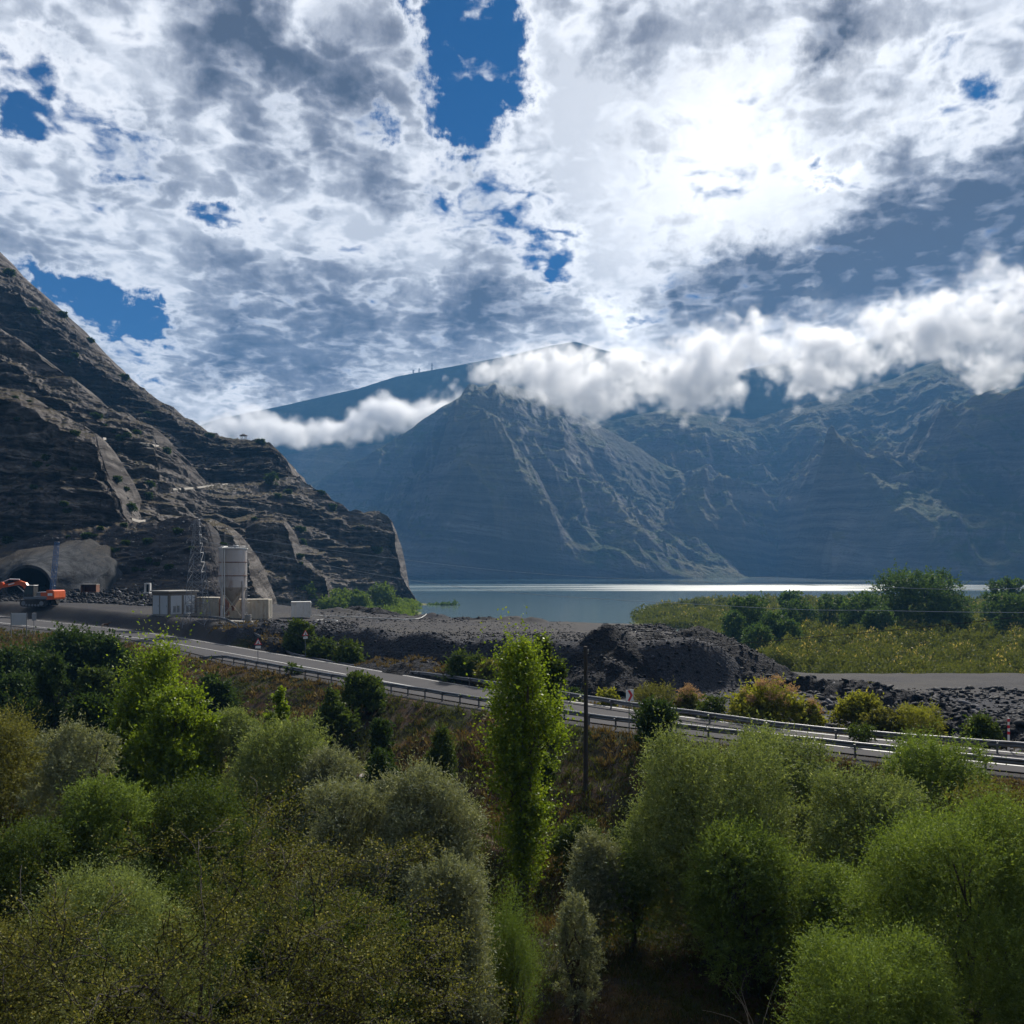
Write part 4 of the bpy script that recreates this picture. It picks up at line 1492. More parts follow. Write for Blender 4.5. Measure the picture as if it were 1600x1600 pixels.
# wooden pole with its cable
D = 48.0
x = (915 - 800) / F * D
zb = gz(x, D)
zt = EYE - (1010 - HZ) / F * D
root = empty('utility_pole', (x, D, zb))
tag(root, 'dark wooden utility pole standing on the embankment slope', 'utility pole')
MB().tube([(0, 0, -.6), (.02, 0, (zt - zb) * .5), (-.01, 0, zt - zb)], [.14, .12, .10], 10).build('pole', M['wood'], root, True)
MB().lathe((.14, 0, zt - zb - .28), [(.02, -.1), (.02, 0), (.045, .02), (.03, .06), (.045, .08), (.02, .13)], 10).build('insulator', M['concrete'], root, True)
MB().tube([(.0, 0, zt - zb - .4), (.14, 0, zt - zb - .4), (.14, 0, zt - zb - .28)], .012, 6).build('bracket', M['steel'], root)


def wire(pts, r, mat, label, n=80):
    """pts: (px, py, D) knots; smooth line through them"""
    K = [P(*p) for p in pts]
    tk = np.linspace(0, 1, len(K))
    # piecewise Catmull-Rom
    out = []
    m_ = len(K)
    for i in range(m_ - 1):
        p0, p1, p2, p3 = K[max(i - 1, 0)], K[i], K[i + 1], K[min(i + 2, m_ - 1)]
        for j in range(n // (m_ - 1)):
            t_ = j / (n // (m_ - 1))
            out.append(.5 * ((2 * p1) + (p2 - p0) * t_ + (2 * p0 - 5 * p1 + 4 * p2 - p3) * t_ ** 2 + (3 * p1 - p0 - 3 * p2 + p3) * t_ ** 3))
    out.append(K[-1])
    o = MB().tube(out, r, 5).build('overhead_cable', mat, None, True)
    tag(o, label, 'cable')
    return o


wire([(300, 925, 111.5), (480, 997, 90), (690, 1023, 68), (918, 1019, 48), (1040, 1014.5, 46), (1160, 1005, 45), (1380, 986, 42), (1600, 963, 40), (1900, 925, 37)], .016, M['wire'], 'thin black cable crossing from the wooden pole over the spoil mound')
wire([(318, 846, 112), (700, 915, 96), (1160, 948, 82), (1380, 954, 76), (1600, 957, 70), (1950, 955, 62)], .019, M['pale_wire'], 'lower pale conductor strung across the right-hand trees')
wire([(318, 832, 112), (800, 893, 96), (1391, 918, 80), (1600, 919, 72), (1950, 905, 64)], .016, M['pale_wire'], 'upper pale conductor passing the top of the big round tree')


# ================================================================ the works yard
def lattice_tower(name, base, w0, w1, h, nb, r, mat, label, cat, arms=(), lean=(0, 0), group=None):
    root = empty(name, base)
    tag(root, label, cat, group)
    mb, dg = MB(), MB()
    cs = [(-1, -1), (1, -1), (1, 1), (-1, 1)]
    pt = lambda k, c: Vector((c[0] * (w0 + (w1 - w0) * k) / 2 + lean[0] * k, c[1] * (w0 + (w1 - w0) * k) / 2 + lean[1] * k, h * k))
    for c in cs:
        leg = MB().tube([pt(-.03, c), pt(1, c)], r * 1.5, 4)
        leg.build('leg', mat, root)
    ks = [1 - (1 - i / nb) ** 1.15 for i in range(nb + 1)]
    for i in range(nb):
        for j in range(4):
            a, b = cs[j], cs[(j + 1) % 4]
            dg.tube([pt(ks[i], a), pt(ks[i + 1], b)], r, 4, False)
            dg.tube([pt(ks[i], b), pt(ks[i + 1], a)], r, 4, False)
            dg.tube([pt(ks[i + 1], a), pt(ks[i + 1], b)], r, 4, False)
    dg.build('bracing', mat, root)
    for (k, wa) in arms:
        z = h * k
        for sx in (-1, 1):
            ar = MB()
            tip = Vector((sx * wa, 0, z + .05))
            for c in cs:
                if c[0] == sx:
                    ar.tube([pt(k, c), tip], r, 4, False)
                    ar.tube([pt(min(k + .05, 1), c), tip], r, 4, False)
            for q in range(1, 4):
                m_ = pt(k, (sx, 0)).lerp(tip, q / 4)
                ar.tube([m_, m_ + Vector((0, 0, .35 * (1 - q / 4)))], r * .8, 4, False)
            ar.build('crossarm', mat, root)
        for sx in (-1, 1):
            MB().lathe((sx * wa, 0, z), [(.03, 0), (.07, -.05), (.04, -.12), (.07, -.17), (.04, -.24), (.07, -.29), (.02, -.36)], 8).build('insulator', M['concrete'], root, True)
    return root


D = 112.0
x = (308 - 800) / F * D
zb = gz(x, D)
lattice_tower('lattice_pylon', (x, D, zb), 2.7, .55, EYE - (812 - HZ) / F * D - zb, 11, .022, M['steel'], 'tall grey lattice pylon in front of the cream containers', 'pylon', arms=((.80, 1.3), (.93, 1.0)))
D = 147.0
x = (80.5 - 800) / F * D
zb = gz(x, D)
lattice_tower('lattice_mast', (x, D, zb), .62, .55, EYE - (847 - HZ) / F * D - zb, 9, .022, M['blue'], 'slender blue lattice mast leaning beside the tunnel mouth', 'mast', lean=(.75, .3))

# silo
D = 118.0
x = (364 - 800) / F * D
zb = gz(x, D)
mz = lambda py: EYE - (py - HZ) / F * D - zb
root = empty('silo', (x, D, zb), 0)
tag(root, 'tall pale steel silo with a conical bottom standing on legs', 'silo')
R_s = 1.83
zt, zc0, zc1 = mz(857), mz(918), mz(946)
drum = MB().lathe((0, 0, 0), [(R_s, zc0), (R_s, zt), (R_s * .97, zt + .06)], 48).build('drum', M['silo'], root, True)
for z_ in (mz(878.5), mz(899.5)):
    MB().lathe((0, 0, z_), [(R_s + .002, -.05), (R_s + .045, -.04), (R_s + .045, .04), (R_s + .002, .05)], 48, False).build('band', M['rust'], drum, True)
MB().lathe((0, 0, 0), [(R_s + .002, zt - .10), (R_s + .09, zt - .08), (R_s + .09, zt + .07), (R_s * .9, zt + .10)], 48).build('rim', M['white'], drum, True)
MB().lathe((0, 0, 0), [(.25, zc1), (R_s + .02, zc0 - .004), (R_s + .02, zc0 + .06)], 48).build('hopper', M['silo_cone'], root, True)
MB().lathe((0, 0, 0), [(.17, zc1 - .7), (.17, zc1 - .25), (.26, zc1 - .2), (.26, zc1 + .05)], 20).build('outlet', M['rust'], root, True)
for k in range(4):
    a = math.radians(45 + 90 * k + 12)
    px_, py_ = math.cos(a) * (R_s + .06), math.sin(a) * (R_s + .06)
    lg = MB().box((px_, py_, (zc0 + .9) / 2 - .2), (.2, .2, zc0 + 1.3), rz=a)
    lg.build('leg', M['silo'], root)
br = MB()
for k in range(4):
    a, b = math.radians(45 + 90 * k + 12), math.radians(135 + 90 * k + 12)
    q = lambda t_, z_: Vector((math.cos(t_) * R_s, math.sin(t_) * R_s, z_))
    br.tube([q(a, .2), q(b, zc0 - .4)], .05, 6)
    br.tube([q(b, .2), q(a, zc0 - .4)], .05, 6)
    br.tube([q(a, zc0 - .3), q(b, zc0 - .3)], .06, 6)
br.build('bracing', M['cream'], root)
for dx in (-.80, -.50):
    MB().tube([(dx, -R_s - .12, -.3), (dx, -R_s - .12, zt + .05), (dx * .8, -R_s * .6, zt + .25)], .07, 10).build('pipe', M['white'], root, True)
ld = MB()
for sx in (-.2, .2):
    ld.tube([(R_s + .14, sx - .5, .4), (R_s + .14, sx - .5, zt + .9)], .025, 6)
for k in range(34):
    z_ = .6 + k * .26
    if z_ < zt + .8:
        ld.tube([(R_s + .14, -.7, z_), (R_s + .14, -.3, z_)], .014, 5)
for k in range(9):
    z_ = 2.2 + k * .95
    if z_ < zt + .6:
        ld.tube([(R_s + .14 + .36 * math.sin(t_), -.5 - .36 * math.cos(t_), z_) for t_ in np.linspace(0, math.pi, 9)], .014, 4)
ld.build('ladder', M['steel'], root)
hr = MB()
for k in range(14):
    a = 2 * math.pi * k / 14
    hr.tube([(math.cos(a) * R_s * .9, math.sin(a) * R_s * .9, zt + .08), (math.cos(a) * R_s * .9, math.sin(a) * R_s * .9, zt + .30)], .018, 4)
hr.tube([(math.cos(a) * R_s * .9, math.sin(a) * R_s * .9, zt + .30) for a in np.linspace(0, 2 * math.pi, 30)], .02, 4)
hr.lathe((.3, .2, zt + .1), [(.4, 0), (.4, .28), (.25, .36)], 16)
hr.build('top_railing', M['steel'], root)
mk = MB()       # painted figure on the drum
ang0 = math.radians(-153)
def dpt(u_, z_):
    a = ang0 + u_ / R_s
    return ((R_s + .006) * math.cos(a), (R_s + .006) * math.sin(a), z_)
zq = mz(889)
for (u0, z0, u1, z1) in ((.30, -.32, .40, .36), (-.12, -.14, .50, -.04), (-.12, -.04, .0, .10), (.0, .06, .12, .24), (.1, .2, .30, .36)):
    mk.add([dpt(u0, zq + z0), dpt(u1, zq + z0), dpt(u1, zq + z1), dpt(u0, zq + z1)], [(0, 1, 2, 3)])
mk.build('painted_numeral', M['wire'], drum)


def container(px, D, L, Wd, H, rz, mat, label, door=False, dz=0.0):
    x = (px - 800) / F * D
    root = empty('shipping_container', (x, D, gz(x, D) + dz), rz)
    tag(root, label, 'container', 'containers in the works yard')
    mb = MB()
    nC = int(L / .28)
    amp = .035
    for sy in (-1, 1):     # corrugated long sides
        pts = []
        for k in range(nC + 1):
            x_ = -L / 2 + .08 + (L - .16) * k / nC
            pts.append((x_, sy * (Wd / 2 - (amp if k % 2 else 0) - .01)))
            if k < nC:
                pts.append((x_ + (L - .16) / nC * .6, sy * (Wd / 2 - (amp if k % 2 else 0) - .01)))
        vs = [(a, b, z_) for z_ in (.12, H - .1) for a, b in pts]
        n = len(pts)
        mb.add(vs, [(i, i + 1, n + i + 1, n + i) for i in range(n - 1)])
    mb.add([(-L / 2 + .01, -Wd / 2 + .05, .12), (-L / 2 + .01, Wd / 2 - .05, .12), (-L / 2 + .01, Wd / 2 - .05, H - .1), (-L / 2 + .01, -Wd / 2 + .05, H - .1)], [(0, 1, 2, 3)])
    mb.add([(L / 2 - .01, -Wd / 2 + .05, .12), (L / 2 - .01, Wd / 2 - .05, .12), (L / 2 - .01, Wd / 2 - .05, H - .1), (L / 2 - .01, -Wd / 2 + .05, H - .1)], [(0, 1, 2, 3)])
    mb.build('walls', mat, root)
    fr_ = MB()
    for sx in (-1, 1):
        for sy in (-1, 1):
            fr_.box((sx * (L / 2 - .06), sy * (Wd / 2 - .06), H / 2), (.12, .12, H - .004))
    for sy in (-1, 1):
        for z_ in (.07, H - .06):
            fr_.box((0, sy * (Wd / 2 - .055), z_), (L - .24, .11, .12))
    for sx in (-1, 1):
        for z_ in (.07, H - .06):
            fr_.box((sx * (L / 2 - .055), 0, z_), (.11, Wd - .24, .12))
    fr_.build('frame', mat, root)
    MB().box((0, 0, H - .03), (L - .2, Wd - .2, .03)).build('roof', mat, root)
    if door:
        dd = MB()
        for sy in (-1, 1):
            dd.box((L / 2 + .015, sy * (Wd / 4 - .01), H / 2), (.05, Wd / 2 - .12, H - .28))
        dd.build('door', M['rust'] if door == 'rust' else mat, root)
        rd = MB()
        for sy in (-.62, -.28, .28, .62):
            rd.tube([(L / 2 + .06, sy, .15), (L / 2 + .06, sy, H - .15)], .018, 6)
        rd.build('locking_rods', M['steel'], root)
    return root


container(331, 122.5, 4.2, 2.4, 2.65, math.radians(-20), M['cream'], 'cream corrugated container behind the lattice pylon', 'rust')
container(392, 121.5, 5.2, 2.4, 2.65, math.radians(4), M['cream'], 'cream corrugated container right of the silo legs', 'same')
container(470.5, 126, 2.7, 2.3, 2.2, math.radians(12), M['white'], 'small white box container beyond the black debris', 'same', .15)

# transformer kiosk with steel doors
D = 121.0
x = (273 - 800) / F * D
root = empty('transformer_kiosk', (x, D, gz(x, D)), math.radians(-33))
tag(root, 'flat roofed grey transformer kiosk with pale blue steel doors', 'kiosk')
kw, kd, kh = 3.6, 4.4, 3.25
MB().box((0, 0, kh / 2 - .1), (kw, kd, kh + .2), bev=.02).build('wall', M['greybrown'], root)
MB().box((0, 0, kh + .10), (kw + .45, kd + .45, .20), bev=.03).build('roof', M['concrete'], root)
MB().box((0, 0, -.55), (kw + .16, kd + .16, 1.6)).build('plinth', M['concrete'], root)
for (cx, cw) in ((-.95, 1.35), (.75, 1.55)):
    d_ = MB().box((cx, -kd / 2 - .02, 1.55), (cw, .05, 2.5), bev=.01).build('door', M['kioskdoor'], root)
    MB().box((cx + cw / 2 - .15, -kd / 2 - .065, 1.4), (.05, .04, .22)).build('handle', M['steel'], d_)
for (cy, cw) in ((-1.1, 1.7), (.95, 1.7)):
    d_ = MB().box((kw / 2 + .02, cy, 1.55), (.05, cw, 2.5), bev=.01).build('door', M['kioskdoor'], root)
    MB().box((kw / 2 + .065, cy + .1, 1.4), (.04, .05, .22)).build('handle', M['steel'], d_)
    for q in (-.3, .3):
        lv = MB()
        for k in range(8):
            lv.box((kw / 2 + .06, cy + q, .6 + k * .11), (.03, .40, .07))
        lv.build('vent', M['steel'], d_)

# concrete pipe section and a slab by the silo
D = 111.5
x = (387.5 - 800) / F * D
o = MB().lathe((0, 0, 0), [(.40, 0), (.40, 1.15), (.31, 1.15), (.31, .1)], 28, False).build('concrete_pipe', M['concrete'], None, True)
o.location = (x, D, gz(x, D) - .05)
tag(o, 'short upright concrete pipe section on the ground below the silo', 'concrete pipe')
x = (376 - 800) / F * 112
o = MB().box((0, 0, 0), (2.9, 1.2, .28), bev=.03).build('concrete_slab', M['concrete'])
o.location = (x, 112, gz(x, 112) + .10)
o.rotation_euler = (.03, .04, .2)
tag(o, 'loose pale concrete slab lying under the silo', 'concrete slab')

# hoses on the gravel
def hose(pts, r, label, mat):
    vs = [((px - 800) / F * d, d) for px, d in pts]
    q = []
    for i in range(len(vs) - 1):
        for k in range(8):
            t_ = k / 8
            xx = vs[i][0] * (1 - t_) + vs[i + 1][0] * t_
            yy = vs[i][1] * (1 - t_) + vs[i + 1][1] * t_ + .15 * math.sin(i * 3 + k * .8)
            q.append((xx, yy, gz(xx, yy) + r + .03))
    o_ = MB().tube(q, r, 6).build('hose', mat, None, True)
    tag(o_, label, 'hose')


hose([(487, 131), (520, 129), (560, 128), (600, 125), (630, 123), (652, 125), (668, 129)], .07, 'long pale hose stretched across the gravel flat', M['white'])
hose([(494, 120), (505, 122), (525, 121), (528, 119), (515, 118), (505, 116)], .05, 'short pale hose looped on the gravel beside the long one', M['white'])

# ---------------------------------------------------------------- tunnel portal
D = 153.0
cx = (47 - 800) / F * D
zf_ = EYE - (936 - HZ) / F * D
root = empty('tunnel_portal', (cx, D, zf_))
tag(root, 'rough grey sprayed concrete tunnel portal cut into the hillside', 'tunnel')
s_ = D / F
aw, ah = 33.5 * s_, (936 - 887) * s_
arch = []
for t_ in np.linspace(0, 1, 61):
    a = math.pi * t_
    arch.append((aw * math.cos(a) * 1.0, ah * (.40 + .60 * math.sin(a))))
inner = [(aw * .97, -.4)] + arch + [(-aw * .97, -.4)]
skyl = [(118, 940), (112, 925), (120, 905), (118, 890), (108, 873), (98, 862), (84, 850), (70, 843), (55, 838), (38, 838), (20, 842), (0, 846), (-30, 850), (-60, 858), (-90, 880), (-100, 910), (-105, 940)]
sk = [((a - 47 + 4 * math.sin(i * 2.3)) * s_, (936 - b + 4 * math.sin(i * 3.1 + 1)) * s_) for i, (a, b) in enumerate(skyl)]
tl = np.concatenate([[0], np.cumsum([math.dist(sk[i], sk[i + 1]) for i in range(len(sk) - 1)])])
nI = len(inner)
outer = [(np.interp(tl[-1] * k / (nI - 1), tl, [p[0] for p in sk]), np.interp(tl[-1] * k / (nI - 1), tl, [p[1] for p in sk])) for k in range(nI)]
nr = 26
V = []
for r_ in range(nr + 1):
    f_ = r_ / nr
    for k in range(nI):
        xx = inner[k][0] * (1 - f_) + outer[k][0] * f_
        zz = inner[k][1] * (1 - f_) + outer[k][1] * f_
        V.append((xx, f_ ** .8 * (3.6 + 1.55 * max(zz, 0)) + .75 * float(fbm(np.array([xx / 2.6]), np.array([zz / 2.6]), o=4, seed=77, g=.6)[0]) * min(1, f_ * 4), zz + .3 * float(vnoise(np.array([xx / 1.6]), np.array([zz / 1.6]), seed=79)[0]) * f_))
for k in range(nI):      # return back into the slope
    V.append((outer[k][0] * 1.02, 12 + 1.55 * max(outer[k][1], 0), outer[k][1] - 1.5))
mb = MB()
mb.add(V, [tuple(q) for q in grid_faces(nr + 2, nI)])
mb.build('headwall', M['shotcrete'], root, True)
ring = MB()
n_in = len(inner)
vs = []
for (sc_, y_) in ((1.0, -.55), (1.09, -.55), (1.09, .6), (1.0, .6)):
    vs += [(a * sc_, y_, b * sc_ if b > 0 else b) for a, b in inner]
ring.add(vs, [(r_ * n_in + k, r_ * n_in + k + 1, (r_ + 1) % 4 * n_in + k + 1, (r_ + 1) % 4 * n_in + k) for r_ in range(4) for k in range(n_in - 1)])
ring.build('arch_ring', M['shotcrete'], root)
ln = MB()
vs = [(a, y_, b) for y_ in (-.5, 12) for a, b in inner]
ln.add(vs, [(k, k + 1, n_in + k + 1, n_in + k) for k in range(n_in - 1)])
ln.add([(a, 12, b) for a, b in inner], [tuple(range(n_in))])
ln.build('lining', M['dark'], root)  # tunnel darkness put into the lining's colour

# rust red skip and the little white doorway at the foot of the scree
D = 150.0
x = (141 - 800) / F * D
z0 = EYE - (925 - HZ) / F * D
root = empty('site_skip', (x, D, z0), math.radians(6))
tag(root, 'rust red open fronted steel box at the foot of the scree', 'skip')
bw, bd, bh, th = 2.4, 1.6, 1.25, .08
MB().box((0, bd / 2, bh / 2), (bw, th, bh)).box((-bw / 2, 0, bh / 2), (th, bd, bh)).box((bw / 2, 0, bh / 2), (th, bd, bh)).box((0, 0, .03), (bw, bd, th)).build('shell', M['rust'], root)
MB().box((0, 0, bh + .05), (bw + .15, bd + .1, .10)).build('lid', M['concrete'], root)
D = 151.0
x = (231 - 800) / F * D
z0 = EYE - (925 - HZ) / F * D
root = empty('adit_doorway', (x, D, z0), 0)
tag(root, 'tiny white framed doorway low in the dark scree', 'doorway')
MB().box((-.38, 0, .75), (.22, .5, 1.5)).box((.38, 0, .75), (.22, .5, 1.5)).box((0, 0, 1.42), (.54, .5, .22)).build('frame', M['white'], root)
MB().box((0, .2, .65), (.54, .06, 1.3)).build('opening_shade', M['dark'], root)  # dark panel painted as the shade inside the frame
MB().box((0, -.3, -.12), (1.15, .9, .22)).build('step', M['white'], root)
# pad they stand on
# ---------------------------------------------------------------- excavator
D = 131.0
x = (62 - 800) / F * D
zb = EYE - (947 - HZ) / F * D
zg_ = gz(x, D)
root = empty('excavator', (x, D, min(zb, zg_ + .25)), math.radians(-8))
tag(root, 'orange tracked excavator with its arm reaching left before the tunnel', 'excavator')


def trackshape(y0, name):
    pr = []
    L_, H_ = 3.9, .92
    for a in np.linspace(-90, 90, 9):
        pr.append((L_ / 2 - H_ / 2 + H_ / 2 * math.cos(math.radians(a)), H_ / 2 + H_ / 2 * math.sin(math.radians(a))))
    for a in np.linspace(90, 270, 9):
        pr.append((-L_ / 2 + H_ / 2 + H_ / 2 * math.cos(math.radians(a)), H_ / 2 + H_ / 2 * math.sin(math.radians(a))))
    t_ = MB().prism(pr, 'y', y0 - .3, y0 + .3).build(name, M['black'], root)
    wh = MB()
    for k in range(7):
        cxw = -1.45 + k * 2.9 / 6
        rr = .33 if k in (0, 6) else .17
        zz = .46 if k in (0, 6) else .2
        wh.prism([(cxw + rr * math.cos(a), zz + rr * math.sin(a)) for a in np.linspace(0, 2 * math.pi, 16, endpoint=False)], 'y', y0 - .34, y0 + .34)
    wh.build('wheels', M['steel'], t_)
    gr_ = MB()
    zz_ = []
    for k in range(len(pr) * 4):
        a, b = pr[k // 4], pr[(k // 4 + 1) % len(pr)]
        u_ = (k % 4) / 4
        xx_, yy_ = a[0] * (1 - u_) + b[0] * u_, a[1] * (1 - u_) + b[1] * u_
        ex_ = 1.0 + (.05 if k % 2 else .015)
        zz_.append((xx_ * ex_, (yy_ - .46) * (1 + 2 * (ex_ - 1)) + .46))
    gr_.prism(zz_, 'y', y0 - .315, y0 + .315)
    gr_.build('tread', M['black'], t_)


trackshape(-1.3, 'track')
trackshape(1.3, 'track')
MB().box((0, 0, .62), (1.7, 2.1, .5), bev=.08).build('undercarriage', M['black'], root)
up = bpy.data.objects.new('upper_body', None)
bodym = MB().box((.25, 0, 1.25), (3.9, 2.6, .5), bev=.08).box((1.2, .1, 1.75), (2.0, 2.4, .75), bev=.12).build('upper_body', M['steel'], root)
cwt = MB().prism([(2.0, .98), (3.15, 1.05), (3.25, 1.3), (3.2, 2.25), (3.0, 2.38), (2.0, 2.38)], 'y', -1.3, 1.3).build('counterweight', M['orange'], root)
MB().box((2.6, -1.32, 1.75), (.75, .03, .38), bev=.01).build('badge', M['signwhite'], cwt)
MB().box((1.5, -1.24, 1.78), (.9, .03, .55), bev=.01).build('side_panel', M['orange'], root)
cab = MB().prism([(-1.6, 1.4), (-.05, 1.4), (-.05, 3.0), (-1.15, 3.05), (-1.5, 2.5)], 'y', -1.3, -.3).build('cab', M['black'], root)
MB().prism([(-1.48, 1.75), (-.95, 1.75), (-.95, 2.85), (-1.12, 2.9), (-1.40, 2.45)], 'y', -1.315, -1.302).prism([(-.85, 1.75), (-.2, 1.75), (-.2, 2.85), (-.85, 2.85)], 'y', -1.315, -1.302).build('window', M['glass'], cab)
MB().box((-.6, -.8, 3.07), (1.2, 1.04, .06), bev=.02).build('roof', M['signwhite'], cab)
# boom, arm and bucket reaching left
bm_ = MB()
bpts = [(-.7, 1.45), (-1.2, 1.9), (-2.3, 3.45), (-3.3, 3.75), (-6.4, 3.0), (-6.3, 2.65), (-3.4, 3.15), (-2.75, 2.85), (-1.6, 1.2)]
bm_.prism(bpts, 'y', .0, .45)
boom = bm_.build('boom', M['orange'], root)
MB().box((-4.6, -.012, 3.24), (1.0, .02, .16), rot=Matrix.Rotation(math.radians(-14), 3, 'Y')).build('marking', M['signwhite'], boom)
MB().tube([(-2.0, .22, 1.5), (-3.0, .22, 2.35)], .09, 8).tube([(-3.0, .22, 2.35), (-3.9, .22, 3.05)], .05, 8).build('boom_cylinder', M['steel'], root)
MB().prism([(-5.9, 3.35), (-6.3, 3.55), (-6.9, 3.3), (-8.6, 1.3), (-8.4, 1.1), (-6.5, 2.6)], 'y', .03, .42).build('arm', M['orange'], root)
MB().tube([(-3.4, .22, 3.92), (-5.0, .22, 3.97)], .09, 8).tube([(-5.0, .22, 3.97), (-6.35, .22, 3.5)], .05, 8).build('arm_cylinder', M['signwhite'], root)
bk = [(-8.3, 1.25), (-8.75, 1.25), (-9.3, .75), (-9.3, .2), (-8.8, -.0), (-8.1, .3)]
MB().prism(bk, 'y', -.35, .8).build('bucket', M['black'], root)


# ---------------------------------------------------------------- stray dog on the apron
def skinned(name, joints, edges, mat, parent=None):
    me = bpy.data.meshes.new(name)
    me.from_pydata([j[0] for j in joints], edges, [])
    o_ = bpy.data.objects.new(name, me)
    COL.objects.link(o_)
    me.materials.append(mat)
    sk_ = o_.modifiers.new('skin', 'SKIN')
    for i, j in enumerate(joints):
        r_ = j[1]
        me.skin_vertices[0].data[i].radius = (r_, r_) if not isinstance(r_, tuple) else r_
    me.skin_vertices[0].data[0].use_root = True
    ss = o_.modifiers.new('sub', 'SUBSURF')
    ss.levels = ss.render_levels = 2
    o_.parent = parent
    return o_


def dogmat(t, out):
    co = t.n('ShaderNodeTexCoord').outputs['Object']
    sp = t.n('ShaderNodeSeparateXYZ', ins={0: co})
    k = t.m('ADD', sp.outputs[0], t.m('MULTIPLY', t.m('SUBTRACT', t.noise(co, 7, 3, .5), .5), .35))
    c = t.mix(t.rng(k, -.22, -.08), (.34, .25, .18, 1), (.055, .028, .018, 1))
    p = t.n('ShaderNodeBsdfPrincipled', ins={'Base Color': c, 'Roughness': .8, 'Specular IOR Level': .2})
    t.link(p.outputs[0], out.inputs[0])


M['dog'] = material('dog_coat', dogmat)
D = 119.0
x = (165 - 800) / F * D
J = [((0, 0, .50), .125), ((.22, 0, .51), .145), ((.34, 0, .56), .11), ((.44, 0, .68), .075), ((.50, 0, .76), .075), ((.60, 0, .74), .045), ((.68, 0, .72), .03),
     ((-.22, 0, .50), .11), ((-.36, 0, .52), .11), ((-.46, 0, .50), .03), ((-.56, 0, .38), .022), ((-.60, 0, .28), .015)]
E = [(0, 1), (1, 2), (2, 3), (3, 4), (4, 5), (5, 6), (0, 7), (7, 8), (8, 9), (9, 10), (10, 11)]
for (hip, sx, off) in ((2, 1, .03), (2, -1, -.06)):
    b = len(J)
    J += [((.27 + off, .085 * sx, .38), .055), ((.26 + off, .09 * sx, .20), .032), ((.27 + off * 1.5, .09 * sx, .05), .024), ((.32 + off * 1.5, .09 * sx, .02), .026)]
    E += [(1, b), (b, b + 1), (b + 1, b + 2), (b + 2, b + 3)]
for (sx, off) in ((1, .05), (-1, -.06)):
    b = len(J)
    J += [((-.30 + off, .085 * sx, .37), .07), ((-.45 + off, .09 * sx, .22), .034), ((-.40 + off, .09 * sx, .05), .024), ((-.35 + off, .09 * sx, .02), .026)]
    E += [(8, b), (b, b + 1), (b + 1, b + 2), (b + 2, b + 3)]
b = len(J)
J += [((.47, .05, .84), .022), ((.46, .06, .88), .012), ((.47, -.05, .84), .022), ((.46, -.06, .88), .012)]
E += [(4, b), (b, b + 1), (4, b + 2), (b + 2, b + 3)]
dog = skinned('dog', J, E, M['dog'])
dog.location = (x, D, gz(x, D) + .02)
dog.rotation_euler = (0, 0, math.radians(12))
tag(dog, 'brown dog with a pale rump standing on the gravel apron', 'dog')

# ---------------------------------------------------------------- viewpoint shelter and far power pylons
D = 424.0
x = (380.5 - 800) / F * D
zb = EYE - (686 - HZ) / F * D - .6
root = empty('gazebo', (x, D, zb))
tag(root, 'tiny open shelter on the flat cliff top against the cloud', 'gazebo')
for k in range(4):
    MB().box((math.cos(math.pi / 4 + k * math.pi / 2) * 1.35, math.sin(math.pi / 4 + k * math.pi / 2) * 1.35, 1.1), (.2, .2, 2.3)).build('post', M['wood'], root)
MB().lathe((0, 0, 2.1), [(2.0, 0), (2.0, .12), (1.0, .62), (.12, 1.05)], 8).build('roof', M['wood'], root)
for k in range(2):
    MB().box((0, -1.0 + 2 * k, .5), (2.0, .1, .15)).build('railing', M['wood'], root)
for k, (px, py, lab) in enumerate(((646, 583, 'smallest of the far power pylons on the ridge'), (655, 581, 'middle of the three far power pylons on the ridge'), (675, 577, 'tallest of the far power pylons on the ridge'))):
    D = 2675.0
    pnt = P(px, py, D)
    hh = (14, 14, 22)[k]
    lattice_tower('power_pylon', (pnt.x, D, pnt.z - 4), 5, 1.2, hh, 5, .18, M['steel'], lab, 'power pylon', arms=((.72, 5), (.9, 3.5)), group='power pylons on the far ridge')


# ================================================================ vegetation
def unit(v):
    return v / np.maximum(np.linalg.norm(v, axis=-1, keepdims=True), 1e-9)


def leafmesh(name, P0, Dr, L, Wd, rnd, mat, parent=None, fold=0.0):
    """one small leaf blade (a four-cornered diamond) per row"""
    n = len(P0)
    rg = np.random.default_rng(n)
    side = unit(np.cross(Dr, rg.normal(size=(n, 3))))
    L, Wd = np.broadcast_to(L, n)[:, None], np.broadcast_to(Wd, n)[:, None]
    V = np.stack([P0, P0 + Dr * L * .45 + side * Wd * .5, P0 + Dr * L, P0 + Dr * L * .45 - side * Wd * .5], 1)
    Q = np.arange(n * 4).reshape(n, 4)
    return mesh_np(name, V.reshape(-1, 3), Q, mat, False, {'rnd': np.repeat(rnd, 4)}, parent)


